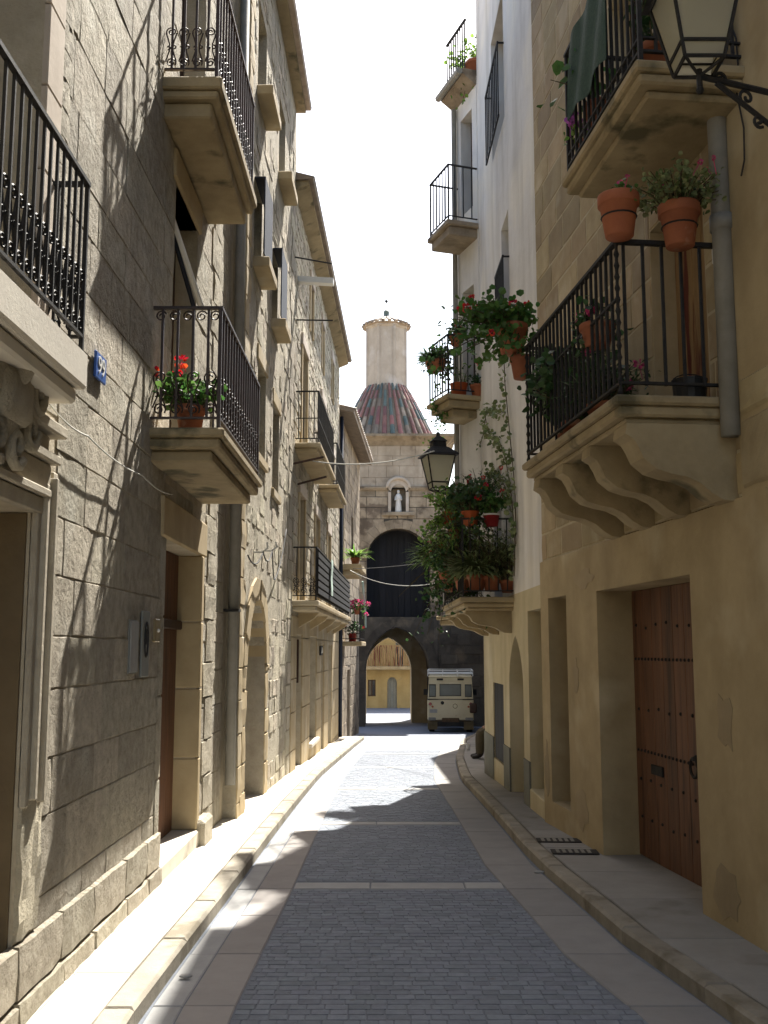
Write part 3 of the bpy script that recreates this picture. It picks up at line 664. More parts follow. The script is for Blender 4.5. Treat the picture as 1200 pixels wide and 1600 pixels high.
for x,z in ((1.0,2.95),(1.9,3.05)):
    t = thing('wall_hook', 'bent iron hook on the rendered wall %s' % ('above the left springing of the arched door' if x<1.5 else 'above the right springing of the arched door'), 'hook', L2.w(x,-.01,z), L2.rz)
    MB().tube([(0,.03,0),(0,-.1,.0),(.02,-.16,.05),(.04,-.15,.12)], .012, 6).build('hook', M_CABLE, t)
cable('wall_cable', 'dark cable looping across the rendered wall above the arched door', [L2.w(*q) for q in ((.3,-.04,2.85),(1.0,-.12,2.95),(1.9,-.12,3.05),(2.8,-.05,2.75),(4.2,-.05,3.6))], .009, M_CABLED, .12)

# ================================================================ LEFT: shop house with long balconies
rng = random.Random(31)
H3 = house('shop_house', L3, 'rubble shop house with dressed stone ground floor and three iron balconies on the left')
zs = -.35
sA = op(.75,1.7,zs,2.05,.32); sB = op(3.1,4.5,.05,2.05,.28); sC = op(5.6,6.3,zs-.1,1.9,.3); sD = op(7.5,8.6,zs-.2,1.9,.3)
uA = op(1.0,1.9,2.62,4.5,.25); uB = op(4.0,4.9,2.62,4.5,.25); uC = op(7.0,7.9,2.62,4.5,.25)
vA = op(1.2,2.1,5.3,7.2,.25); vB = op(5.2,6.1,5.3,7.2,.25); vC = op(8.3,8.9,5.4,6.6,.25)
tA = op(2.6,3.1,7.9,8.9,.2); tB = op(5.2,5.7,7.9,8.9,.2); tC = op(8.0,8.5,7.9,8.9,.2)
ops3 = [sA,sB,sC,sD,uA,uB,uC,vA,vB,vC,tA,tB,tC]
m = MB(); sheet(m, 0, L3.len, -1.2, 9.5, ops3); body(m, 0, L3.len, -1.2, 9.5); m.build('wall', M_MORT, H3)
# dressed slabs of the shop front
for r in courses(0, L3.len, -.9, 2.35, [rc(o) for o in (sA,sB,sC,sD)], (.5,.68), (.8,1.5), rng):
    mm = MB(); stone(mm, r, .03, rng, 1, 1, .001, .006, gap=.004, wob=0); mm.build('facing_slab', M_DRESS, H3)
rs = courses(0, L3.len, 2.36, 9.5, [rc(o,.12) for o in ops3[4:]], (.14,.26), (.2,.42), rng)
lay(rs, H3, M_RUB, rng, limit=0, name='rubble_stone', out=(.004,.018), jit=.006, ch=.014, wob=.012, back=.006)
for o in ops3[4:]:
    f_ = shutter_window(H3, o)
    MB().bbox(o['x0']-.14,o['x1']+.14,-.05,.12,o['z1']+.001,o['z1']+.22,.012).build('lintel', M_PALE, f_)
    for s in (o['x0']-.12,o['x1']+.001): MB().bbox(s,s+.119,-.035,.12,o['z0'],o['z1'],.01).build('jamb', M_DRESS, f_)
for o in (sA,sC): plank_door(H3, o, M_WOOD if o is sC else M_DWOOD, 4)
plank_door(H3, sD, M_DWOOD, 4)
f_ = shutter_window(H3, sB, M_IRON); MB().bbox(3.0,4.6,-.09,.28,-.03,.049,.012).build('sill', M_SLAB, f_)
Bl = balcony(H3, .15, 9.3, 2.60, .44, ((-.09,0,0),(-.17,-.091,.05)), .86, .14, M_IRON, M_DRESS, bw=.008, scroll=.3, nside=3)
for k in range(6):
    z = 2.72+k*.12; MB().box(.25,9.2,-.425,-.412,z,z+.085).build('screen_board', M_BLACKB, Bl)
for x in (1.0,3.0,5.0,7.0,8.8): MB().extrude([(x,0,2.42),(x,-.36,2.42),(x,-.3,2.34),(x,0,2.16)], (.14,0,0)).build('bracket', M_DRESS, Bl)
balcony(H3, .3, 3.75, 5.25, .44, ((-.08,0,0),(-.16,-.081,.05)), .88, .13, M_IRON, M_DRESS, bw=.007, mid=.42, nside=4)
balcony(H3, 4.7, 7.3, 5.25, .44, ((-.08,0,0),(-.16,-.081,.05)), .88, .13, M_IRON, M_DRESS, bw=.007, mid=.42, nside=4)
e = MB(); e.hexa([(-.1,-.24,9.64),(L3.len+.1,-.24,9.64),(L3.len+.1,0.1,9.5),(-.1,.1,9.5),(-.1,-.24,9.70),(L3.len+.1,-.24,9.70),(L3.len+.15,.1,9.70),(-.1,.1,9.70)]); e.build('eave', M_BSLAB, H3)
rf = MB(); rf.hexa([(-.15,-.31,9.702),(L3.len+.12,-.31,9.702),(L3.len+.2,5.1,9.702),(-.15,5.1,9.702),(-.15,-.34,9.75),(L3.len+.12,-.34,9.75),(L3.len+.2,5.1,11.2),(-.15,5.1,11.2)]); rf.build('roof', M_TILEB, H3)
t = thing('shop_sign', 'black hanging shop sign with white marks on the dressed shop front', 'sign', L3.w(5.25,-.03,1.78), L3.rz); MB().bbox(-.25,.25,-.03,0,-.1,.1,.008).build('board', M_IRON, t); MB().tube([(-.1,-.036,-.05),(0,-.036,.06),(.12,-.036,-.04)], .012, 5).build('mark', M_WHT, t)
t = thing('menu_board', 'tall dark board with pale lettering inside the first shop doorway', 'board', L3.w(1.69,.16,1.6), L3.rz); MB().bbox(-.02,0,-.12,.12,-.38,.38,.006).build('board', M_DWOOD, t)
for k, z in enumerate((.2,.05,-.1,-.2)): MB().box(-.025,-.019,-.08+.02*k,.07-.015*k,z,z+.035).build('lettering', M_PAPER, t)
t = thing('striped_cloth', 'pale green cloth hung over the railing of the long black balcony', 'cloth', L3.w(2.75,-.44,3.42), L3.rz)
c_ = MB()
for k in range(9):
    z0, z1 = .06-.075*k, .06-.075*(k+1); y0, y1 = (-.012-.006*math.sin(k)), (-.012-.006*math.sin(k+1)); c_.hexa([(-.2,y1-.008,z1),(.2,y1-.008,z1),(.2,y1,z1),(-.2,y1,z1),(-.2,y0-.008,z0),(.2,y0-.008,z0),(.2,y0,z0),(-.2,y0,z0)])
c_.build('cloth', M_PALEG, t)
def rod(label, a, b, r, matl, cat='rod', name='iron_rod'):
    a, b = Vector(a), Vector(b); o = MB().tube([(0,0,0), b-a], r, 6).build(name, matl, None, loc=a); return tag(o, label, cat)
rod('iron clothes-line rod sticking out above the white gutter end of the shop house', L3.w(-.1,.02,8.35), L3.w(.1,-.62,8.3), .013, M_IRON)
rod('iron clothes-line rod sticking out below the white gutter end of the shop house', L3.w(.2,.02,7.35), L3.w(.4,-.62,7.4), .013, M_IRON)
rod('dark wooden pole slanting under the upper iron balcony, the higher of two', L3.w(.1,.0,4.85), L3.w(.2,-.5,4.98), .02, M_DWOOD, 'pole', 'wooden_pole')
rod('dark wooden pole slanting under the upper iron balcony, the lower of two', L3.w(.7,.0,4.6), L3.w(.8,-.5,4.75), .02, M_DWOOD, 'pole', 'wooden_pole')
t = thing('gutter_end', 'white metal gutter trough jutting out under the shop house eave', 'gutter', L3.w(.5,0,8.1), L3.rz); MB().hexa([(-.06,-.62,-.02),(.1,-.62,-.02),(.1,.0,.02),(-.06,.0,.02),(-.06,-.62,.08),(.1,-.62,.08),(.1,.0,.12),(-.06,.0,.12)]).build('trough', M_WHT, t)
cable('overhead_cable', 'white cable strung from the shop house balcony across to the far street lamp', [L3.w(.4,-.3,4.95), (.78,15.6,4.85)], .010, M_CABLE, .12, 16)

# ================================================================ LEFT: shaded end house before the gate
H4 = house('end_house', L4, 'narrow shaded house between the shop house and the gate tower on the left')
f1 = op(.9,1.8,2.2,3.9,.25); f2 = op(.9,1.8,4.3,6.2,.25); f3 = op(4.5,5.3,4.6,6.0,.25); f4 = op(3.2,4.2,-.95,1.2,.3)
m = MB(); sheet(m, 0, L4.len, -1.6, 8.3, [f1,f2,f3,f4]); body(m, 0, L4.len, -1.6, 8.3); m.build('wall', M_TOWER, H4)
for o in (f1,f2,f3): shutter_window(H4, o, M_GREYW)
plank_door(H4, f4, M_DWOOD, 4)
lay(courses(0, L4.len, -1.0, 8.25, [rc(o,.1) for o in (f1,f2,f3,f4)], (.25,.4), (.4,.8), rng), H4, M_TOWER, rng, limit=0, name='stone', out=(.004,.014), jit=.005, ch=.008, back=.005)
MB().tube([(.25,-.07,-.5),(.25,-.07,8.2)], .05, 8).build('drainpipe', M_BLUE, H4, smooth=True)
balcony(H4, .45, 2.3, 2.02, .62, ((-.12,0,0),), .95, .13, M_IRON, M_DRESS, bw=.008, nside=5)
balcony(H4, .35, 2.2, 4.12, .62, ((-.16,0,0),(-.3,-.161,.12)), .9, .13, M_IRON, M_DRESS, rails=False, name='window_ledge')
rf = MB(); rf.hexa([(-.05,-.42,8.25),(L4.len+.1,-.42,8.25),(L4.len+.1,5.1,9.6),(-.05,5.1,9.6),(-.05,-.44,8.33),(L4.len+.1,-.44,8.33),(L4.len+.1,5.1,9.7),(-.05,5.1,9.7)]); rf.build('roof', M_TILEB, H4)
for k in range(30):
    x = .1+k*.27; MB().tube([(x,-.48,8.36),(x,.6,8.63)], .055, 8).build('roof_tile', M_TILEB, H4)
t = thing('ribbon_cloth', 'pale green strip of awning cloth hanging beside the pink flowers', 'cloth', L4.w(.5,-.64,2.9), L4.rz)
MB().tube([(0,0,.75),(.1,-.02,.45),(.3,-.05,.1),(.34,-.06,-.5)], .03, 4).build('strip', M_PALEG, t)

# ================================================================ RIGHT: near plaster house, golden ashlar house
rng = random.Random(41)
HR0 = house('plaster_house', R0, 'ochre plastered house at the right edge carrying the near street lamp')
m = MB(); sheet(m, 0, R0.len, -.5, 11.5, []); body(m, 0, R0.len, -.5, 11.5); m.build('wall', M_OCHRE, HR0)
for x0,x1,z0,z1 in ((.02,.5,2.75,3.2),(.04,.9,3.2,3.45),(.3,1.0,2.5,2.75)):
    mm = MB(); stone(mm, (x0,x1,z0,z1), .02, rng, 4, 3, .008, .03); mm.build('exposed_stone', M_BLOCK, HR0)
HR1 = house('golden_house', R1, 'golden ashlar house with ochre plastered ground floor, studded double door and big stone corbels')
zb1, zu1 = 3.36, 5.35
xa = R1.x(860,1100); r_rec = op(R1.x(862,1000), R1.x(893,1100), .28, R1.z(862,935), .3)
r_dr = op(1.92, 3.98, .06, 2.31, .33)
r_bw = op(R1.x(1020,500), R1.x(1105,500), zb1+.02, 5.0, .2)
r_uw = op(2.6,3.6,zu1+.02,7.4,.25)
opsr = [r_rec, r_dr, r_bw, r_uw]
m = MB(); sheet(m, 0, R1.len, 2.72, 11.5, [r_bw,r_uw]); body(m, 0, R1.len, -.5, 11.5); m.build('wall', M_BMORT, HR1)
m = MB(); sheet(m, -.0, R1.len, -.5, 2.72, [r_rec,r_dr], -.03); m.quad((0,-.03,2.72),(R1.len,-.03,2.72),(R1.len,0,2.735),(0,0,2.735)); m.quad((0,-.03,-.5),(0,-.03,2.72),(0,.0,2.72),(0,.0,-.5)); m.build('plaster', M_OCHRE, HR1)
rs = courses(0, R1.len, 2.74, 9.6, [rc(o) for o in (r_bw,r_uw)], (.26,.36), (.38,.72), rng)
lay(rs, HR1, M_BLOCK, rng, key=lambda r: r[2], out=(.002,.007), jit=.002, wob=.004, gap=.010, ch=.005, back=.001)
for k,(x,z,rx_,rz_) in enumerate(((1.3,.35,.22,.2),(4.35,.3,.22,.16),(4.45,1.35,.12,.2),(1.25,1.55,.1,.16),(.15,.55,.1,.3),(1.55,2.45,.3,.1))):
    P = []
    for i in range(14):
        a = 2*math.pi*i/14; q = rng.uniform(.65,1.15); P.append((x+rx_*q*math.cos(a), -.034, z+rz_*q*math.sin(a)))
    if max(p[0] for p in P) < R1.len-.02 and min(p[0] for p in P) > .01 and not any(o['x0']-.02 < p[0] < o['x1']+.02 and p[2] < o['z1']+.02 for p in P for o in (r_rec,r_dr)): MB().extrude(P, (0,.003,0)).build('plaster_patch', M_PATCH, HR1)
# big double door with studs
D = plank_door(HR1, r_dr, M_WOOD, 9, dy=.30)
stud = MB().ball((0,0,0), .014, 6, 4).mesh('stud', M_IRON)
for z in (.95,1.72):
    for k in range(26): ob('stud', stud, D, (1.99+k*.077,.286,z))
for z in (.4,.7,1.3,2.0):
    for k in range(9): ob('stud', stud, D, (2.03+k*.229,.286,z+rng.uniform(-.02,.02)))
hd = MB(); hd.tube([(.07*math.cos(a),-.03+.0*a,.07*math.sin(a)-.06) for a in [k*math.pi/8 for k in range(17)]], .012, 6); hd.lathe([(.045,-.01),(.045,.01),(.02,.03)], (0,0,0), 10); hd.build('ring_handle', M_IRON, D, loc=(3.3,.26,1.0))
MB().bbox(2.3,2.55,.27,.29,.78,.86,.005).build('letter_slot', M_IRON, D)
MB().bbox(1.92,3.98,-.03,.33,-.1,.055,.01).build('doorstep', M_SLABR, HR1)
plank_door(HR1, r_rec, M_DWOOD, 3)
MB().bbox(r_rec['x0'],r_rec['x1'],.0,.3,-.2,.279,.012).build('step', M_BLOCK, HR1)
# balcony doors with peeling paint
f_ = MB().box(r_bw['x0']-.02,r_bw['x1']+.02,.22,.26,r_bw['z0'],r_bw['z1']+.02).build('balcony_door', M_DWOOD, HR1); npl = 6; wd = (r_bw['x1']-r_bw['x0'])/npl
for k in range(npl): MB().bbox(r_bw['x0']+k*wd+.003,r_bw['x0']+(k+1)*wd-.003,.19,.219,r_bw['z0']+.01,r_bw['z1'],.005).build('plank', M_PEEL, f_)
shutter_window(HR1, r_uw)
bx0, bx1 = R1.x(815,725,.78), R1.x(960,612,.78)
B1 = balcony(HR1, bx0, bx1+.02, zb1, .78, ((-.06,0,0),(-.13,-.061,.03),(-.17,-.131,.08)), .99, .105, M_IRON, M_BSLAB, bw=.009, mid=.62, twist=True, nside=5, ends='a')
# near end of the railing returns to the wall at the drainpipe
PR = [(0,0),(-.70,0),(-.71,-.07),(-.66,-.10),(-.63,-.15),(-.60,-.22),(-.52,-.285),(-.42,-.315),(-.33,-.33),(-.24,-.37),(-.17,-.43),(-.10,-.47),(0,-.48)]
for k in range(4):
    x = bx0+.10+(bx1-bx0-.36)*k/3
    MB().extrude([(x,y,zb1-.171+z) for y,z in PR], (.19+.05*(k==3),0,0)).build('corbel', M_BSLAB, B1)
nb = MB().box(-.009,.009,-.009,.009,0,.92).mesh('bar', M_IRON)
for k in range(6): ob('bar', nb, B1, (bx1-.03,-.08-.125*k+.02,zb1+.07))
MB().box(bx1-.05,bx1-.01,-.72,.0,zb1+.985,zb1+1.012).build('top_rail', M_IRON, B1); MB().box(bx1-.045,bx1-.015,-.72,.0,zb1+.075,zb1+.092).build('bottom_rail', M_IRON, B1)
ux0, ux1 = R1.x(877,293,.72), R1.x(990,83,.72)
BU = balcony(HR1, ux0, ux1+.03, zu1, .72, ((-.07,0,0),(-.14,-.071,.03),(-.19,-.141,.10)), .98, .105, M_IRON, M_BSLAB, bw=.009, nside=5, mid=.16)
MB().tube([(R1.len-.03,-.07,3.1),(R1.len-.03,-.07,9.5)], .062, 12).build('drainpipe', M_ZINC, HR1, smooth=True)
MB().tube([(R1.len-.03,-.07,4.42),(R1.len-.03,-.07,4.52)], .075, 12).build('pipe_collar', M_ZINC, HR1, smooth=True)
rf = MB(); rf.box(0,R1.len,-.35,5,11.501,11.6); rf.build('roof', M_TILEB, HR1)
# shade net over the upper railing
t = thing('shade_net', 'dark green shade net draped over the uppermost right balcony railing', 'netting', R1.w(ux0,-.72,zu1), R1.rz)
xn0, zn0 = R1.at(888,190,.74); xn1, zn1 = R1.at(945,95,.74); nn = MB(); Lx = ux1-ux0; N = 16; G = []
for j in range(11):
    for i in range(N+1):
        u = i/N; v = j/10; x = xn0+(xn1-xn0)*u-ux0; zt = 1.0; zbm = zn0+(zn1-zn0)*u-zu1+.03*math.sin(9*u)
        G.append((x, .04-.025-.012*math.sin(14*u+3*v)-.004*j, zt+(zbm-zt)*v))
nn.add(G+[(a,b+.006,c) for a,b,c in G], [(j*(N+1)+i,j*(N+1)+i+1,(j+1)*(N+1)+i+1,(j+1)*(N+1)+i) for j in range(10) for i in range(N)]+[(len(G)+j*(N+1)+i,len(G)+(j+1)*(N+1)+i,len(G)+(j+1)*(N+1)+i+1,len(G)+j*(N+1)+i+1) for j in range(10) for i in range(N)])
nn.build('net', M_NET, t, smooth=True)

# ================================================================ RIGHT: white house
rng = random.Random(51)
HR2 = house('white_house', R2, 'tall whitewashed house with cream ground floor, grey dado and a balcony full of plants')
q_n = op(R2.x(825,1000), R2.x(852,1100), .22, R2.z(825,955), .3); q_a = op(R2.x(797,1150), R2.x(824,1150)-.25, -.05, R2.z(811,992), .42, rise=.62, point=.3); q_w = op(R2.x(771,1100), R2.x(787,1100), .22, 1.32, .12)
q_1 = op(R2.x(768,150), R2.x(787,120), R2.z(777,225), R2.z(777,20), .28); q_2 = op(R2.x(784,420), R2.x(795,400), R2.z(788,520), R2.z(788,345), .28); q_b = op(1.5,2.4,2.5,4.4,.25)
for o in (q_n,q_a,q_w,q_1,q_2): o['x0'],o['x1'] = sorted((o['x0'],o['x1']))
opsw = [q_n,q_a,q_w,q_1,q_2,q_b]
m = MB(); sheet(m, 0, R2.len, 2.5, 13.5, [q_1,q_2,q_b]); body(m, 0, R2.len, -.8, 13.5); m.build('wall', M_WHITE, HR2)
m = MB(); sheet(m, 0, R2.len, -.8, 2.5, [q_n,q_a,q_w]); m.build('ground_floor_wall', M_CREAM, HR2)
for a,b in ((.0,q_w['x0']),(q_w['x1'],q_a['x0']),(q_a['x1'],q_n['x0']),(q_n['x1'],R2.len)):
    if b-a > .02: MB().hexa([(a,-.014,-.8),(b,-.014,-.8),(b,.01,-.8),(a,.01,-.8),(a,-.014,.52),(b,-.014,.62 if b>5 else .52),(b,.01,.62 if b>5 else .52),(a,.01,.52)]).build('dado', M_GREYD, HR2)
for o in (q_n,q_a): plank_door(HR2, o, M_DWOOD, 4)
MB().bbox(q_n['x0'],q_n['x1'],-.01,.3,-.1,.219,.01).build('step', M_CREAM, HR2)
plank_door(HR2, q_w, M_BLACKB, 3, dy=.03, name='shutter')
for o in (q_1,q_2):
    f_ = shutter_window(HR2, o, M_DWOOD); h = (o['z1']-o['z0'])*.55
    MB().box(o['x0']-.06,o['x1']+.06,-.10,-.075,o['z0']+h,o['z0']+h+.03).build('rail', M_IRON, f_); MB().box(o['x0']-.06,o['x1']+.06,-.10,-.075,o['z0']-.02,o['z0']+.0).build('rail', M_IRON, f_)
    nb_ = MB().box(-.008,.008,-.097,-.08,o['z0'],o['z0']+h).mesh('rail_bar', M_IRON); 
    for k in range(9): ob('rail_bar', nb_, f_, (o['x0']-.05+k*(o['x1']-o['x0']+.1)/8,0,0))
    for x in (o['x0']-.05,o['x1']+.05): MB().box(x-.01,x+.01,-.1,.02,o['z0']+h,o['z0']+h+.02).build('rail_tie', M_IRON, f_)
shutter_window(HR2, q_b)
BA = balcony(HR2, .35, 3.53, 2.47, .70, ((-.07,0,0),(-.13,-.071,.05),(-.17,-.131,.11)), 1.0, .12, M_IRON, M_BSLAB, bw=.007, nside=5)
for k in range(3):
    x = .5+1.3*k; MB().extrude([(x,y*.85,2.299+z*.6) for y,z in PR], (.17,0,0)).build('corbel', M_BSLAB, BA)
rf = MB(); rf.box(-.1,R2.len,-.15,5,13.501,13.65); rf.build('roof', M_TILEB, HR2)
# jettied part beyond
HB = house('jettied_house', R2B, 'pale jettied house with two plant-filled balconies beyond the white house')
w1 = op(.2,.7,9.4,11.2,.25); w2 = op(.2,.7,6.05,8.0,.25); w3 = op(.2,.7,2.4,4.2,.25)
m = MB(); sheet(m, 0, R2B.len, 2.15, 11.7, [w1,w2,w3]); body(m, 0, R2B.len, 2.15, 11.7, 4.0); m.quad((0,0,2.15),(R2B.len,0,2.15),(R2B.len,4,2.15),(0,4,2.15)); m.build('wall', M_WHITE, HB)
for o in (w1,w2,w3): shutter_window(HB, o)
BC = balcony(HB, .02, .94, 5.98, .62, ((-.08,0,0),(-.2,-.081,.06),(-.34,-.201,.18)), 1.0, .12, M_IRON, M_BSLAB, bw=.007, nside=4)
BD = balcony(HB, .0, .93, 9.0, .58, ((-.09,0,0),(-.25,-.091,.06)), .98, .13, M_IRON, M_TOWER, bw=.008, nside=3)
BE = balcony(HB, .05, .93, 2.36, .48, ((-.07,0,0),(-.16,-.071,.05)), .9, .12, M_IRON, M_BSLAB, bw=.007, nside=3)
ev = MB(); ev.hexa([(-.1,-.25,11.7),(R2B.len,-.25,11.7),(R2B.len,.05,11.5),(-.1,.05,11.5),(-.1,-.25,11.8),(R2B.len,-.25,11.8),(R2B.len,4.1,11.8),(-.1,4.1,11.8)]); ev.build('eave', M_TOWER, HB)
MB().tube([(-.1,-.31,11.74),(R2B.len,-.31,11.74)], .06, 8).build('gutter', M_ZINC, HB)
MB().tube([(.03,-.06,2.3),(.03,-.06,11.5)], .05, 8).build('drainpipe', M_ZINC, HB)
tr = MB()
for k in range(9): tr.box(.05+k*.1,.065+k*.1,-.2,-.18,11.801,12.7)
tr.box(.05,R2B.len,-.21,-.17,12.7,12.73); tr.build('terrace_railing', M_IRON, HB)
# flared back wall of the widening beyond
HC = house('recessed_house', R3, 'dark shaded house set back behind the parked vehicle')
c1 = op(R3.xy(24)-.5,R3.xy(24)+.5,-.6,1.6,.3); m = MB(); sheet(m, 0, R3.len, -1.8, 8.8, [c1]); body(m, 0, R3.len, -1.8, 8.8, 2.5); m.build('wall', M_DKSTONE, HC); plank_door(HC, c1, M_DWOOD, 4)
HC2 = house('low_annex', R3B, 'low dark annex wall to the right of the parked vehicle'); m = MB(); sheet(m, 0, R3B.len, -1.8, 3.4, []); body(m, 0, R3B.len, -1.8, 3.4, 1.5); m.build('wall', M_DKSTONE, HC2); MB().bbox(0,R3B.len,-.08,1.6,3.401,3.5,.01).build('coping', M_TOWER, HC2)
# ================================================================ GATE TOWER
rng = random.Random(61)
TY = 41.0; T = Wall((-2.6,TY),(4.6,TY)); HT = thing('gate_tower', 'old stone gate tower with dark arched opening, saint niche and tiled dome closing the street', 'tower', (T.A.x,T.A.y,0), T.rz)
tx = lambda px,py=900: T.x(px,py); tz = lambda px,py: T.z(px,py)
gA = op(tx(570,1100), tx(672,1042), -2.0, tz(620,978), 3.0, rise=1.75, point=.18)
lg = op(tx(573), tx(672), tz(620,968), tz(622,826), .7, rise=(tx(672)-tx(573))*.48)
ni = op(tx(611,780), tx(634,780), tz(622,800), tz(622,757), .38, rise=(tx(634)-tx(611))*.5)
xU0, xU1 = tx(541,740), tx(697,740); zl = tz(622,762); zc = tz(622,697)
m = MB(); sheet(m, 0, T.len, -2, zl, [gA,lg,ni]); m.quad((0,0,zl),(T.len,0,zl),(T.len,3,zl),(0,3,zl)); m.quad((0,0,-2),(0,0,zl),(0,3,zl),(0,3,-2)); m.quad((T.len,0,-2),(T.len,0,zl),(T.len,3,zl),(T.len,3,-2)); m.build('wall', M_DKSTONE, HT)
# inner passage wall with the narrower arch, and the passage behind it
gi = op(T.x(571,1100)-.0+(-.0), (1.17+2.6), -2.0, 2.32, 2.3, rise=1.35, point=.25); gi['x0'] = 2.6-.79
m = MB(); sheet(m, 0, T.len, -2, zl-.01, [gi], 3.0); sheet(m, 0, T.len, -2, zl-.01, [dict(gi,noreveal=1)], 5.3)
Pp = arch_curve(gi['x0'],gi['x1'],gi['z1']-gi['rise'],gi['rise'],point=.25)
for p,q in zip(Pp,Pp[1:]): m.quad((p[0],5.3,p[1]),(q[0],5.3,q[1]),(q[0],5.3,gi['z1']),(p[0],5.3,gi['z1']))
m.build('passage_wall', M_DRESS, HT)
# upper storey
m = MB(); D_ = 4.4; m.box(xU0,xU1,.02,D_,zl+.001,zc); m.build('upper_wall', M_TOWER, HT)
bl = [rc(gA),rc(lg),(ni['x0']-.08,ni['x1']+.08,ni['z0']-.15,ni['z1']+.3)]
P = arch_curve(lg['x0'],lg['x1'],lg['z1']-lg['rise'],lg['rise'],13); w_ = .38
P2 = arch_curve(lg['x0']-w_,lg['x1']+w_,lg['z1']-lg['rise'],lg['rise']+w_,13)
for k in range(13):
    q = [P[k],P[k+1],P2[k+1],P2[k]]; c = Vector((sum(a[0] for a in q)/4,0,sum(a[1] for a in q)/4)); q = [c.lerp(Vector((a[0],0,a[1])), .97) for a in q]
    MB().extrude([(a.x,-.05-rng.uniform(0,.015),a.z) for a in q], (0,.3,0)).build('voussoir', M_TOWER, HT)
P = arch_curve(gA['x0'],gA['x1'],gA['z1']-gA['rise'],gA['rise'],13,.18); P2 = arch_curve(gA['x0']-.35,gA['x1']+.35,gA['z1']-gA['rise'],gA['rise']+.35,13,.18)
for k in range(13):
    q = [P[k],P[k+1],P2[k+1],P2[k]]; c = Vector((sum(a[0] for a in q)/4,0,sum(a[1] for a in q)/4)); q = [c.lerp(Vector((a[0],0,a[1])), .97) for a in q]
    MB().extrude([(a.x,-.04,a.z) for a in q], (0,.3,0)).build('voussoir', M_DKSTONE, HT)
bl2 = bl+[(lg['x0']-w_,lg['x1']+w_,lg['z1']-lg['rise'],lg['z1']+w_),(gA['x0']-.35,gA['x1']+.35,-2,gA['z1']+.35)]
rs = courses(.6, T.len-.4, -1.4, zl-.02, bl2, (.34,.5), (.5,1.0), rng)
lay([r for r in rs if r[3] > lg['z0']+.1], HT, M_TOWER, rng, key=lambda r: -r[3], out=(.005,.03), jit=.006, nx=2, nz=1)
lay([r for r in rs if r[3] <= lg['z0']+.1], HT, M_DKSTONE, rng, key=lambda r: -r[3], out=(.005,.03), jit=.006, nx=2, nz=1)
rs = courses(xU0, xU1, zl+.05, zc, [], (.36,.5), (.5,1.0), rng)
for r in rs:
    mm = MB(); stone(mm, r, rng.uniform(0,.01)-.005, rng, 2, 1, .003, .006, back=.02, gap=.003); mm.build('stone', M_TPALE, HT)
# spandrels left open by the course cutting around the arches
for (A_,B_) in ((lg,w_),(gA,.35)):
    z0 = A_['z1']-A_['rise']; z1 = A_['z1']+B_; P = arch_curve(A_['x0']-B_,A_['x1']+B_,z0,A_['rise']+B_,13,A_.get('point',0)); sp_ = MB()
    for p,q in zip(P,P[1:]):
        if z1-max(p[1],q[1]) > .02: sp_.quad((p[0],-.012,p[1]),(q[0],-.012,q[1]),(q[0],-.012,z1),(p[0],-.012,z1))
    h_ = len(sp_.f)
    for sd in (0,1):
        s2 = MB()
        for f_ in (sp_.f[:h_//2] if sd==0 else sp_.f[h_//2:]): s2.quad(*[sp_.v[i] for i in f_])
        if s2.v: s2.build('spandrel', M_TOWER if A_ is lg else M_DKSTONE, HT)
# string course and hood over the niche
cxn = (ni['x0']+ni['x1'])/2; hw = (ni['x1']-ni['x0'])/2+.16
for x0,x1 in ((0.4,cxn-hw),(cxn+hw,T.len-.3)): MB().extrude([(x0,0,zl-.12),(x0,-.05,zl-.12),(x0,-.11,zl-.03),(x0,-.11,zl+.03),(x0,0,zl+.05)], (x1-x0,0,0)).build('string_course', M_TOWER, HT)
hd_ = MB(); pa = [(cxn-hw*math.cos(math.pi*i/14),-.06,zl-.02+hw*.9*math.sin(math.pi*i/14)) for i in range(15)]; hd_.tube(pa, .075, 6); hd_.build('niche_hood', M_PALE, HT, smooth=True)
hb = MB(); PP = [(cxn-(hw-.03)*math.cos(math.pi*i/14), zl-.04+(hw*.9-.03)*math.sin(math.pi*i/14)) for i in range(15)]
PN = arch_curve(ni['x0'],ni['x1'],ni['z1']-ni['rise'],ni['rise'],14)
for i in range(14): hb.quad((PN[i][0],-.03,PN[i][1]),(PN[i+1][0],-.03,PN[i+1][1]),(PP[i+1][0],-.03,PP[i+1][1]),(PP[i][0],-.03,PP[i][1]))
hb.build('niche_face', M_PALE, HT)
MB().box(ni['x0']-.01,ni['x1']+.01,.38,.42,ni['z0']-.02,ni['z1']).build('niche_back', M_TOWER, HT)
for x0,x1 in ((ni['x0']-.12,ni['x0']-.0),(ni['x1'],ni['x1']+.12)): MB().bbox(x0,x1,-.06,.02,ni['z0'],ni['z1']-ni['rise']-.02,.01).build('niche_pilaster', M_PALE, HT)
MB().bbox(ni['x0']-.35,ni['x1']+.35,-.14,.02,ni['z0']-.16,ni['z0']-.005,.02).build('niche_sill', M_TOWER, HT)
# black boarded loft opening
Bd = MB().box(lg['x0'],lg['x1'],.72,.76,lg['z0'],lg['z1']).build('loft_shutter', M_BLACKB, HT)
for k in range(10):
    wd = (lg['x1']-lg['x0'])/10; MB().box(lg['x0']+k*wd+.01,lg['x0']+(k+1)*wd-.01,.69,.719,lg['z0']+.01,lg['z1']).build('plank', M_BLACKB, Bd)
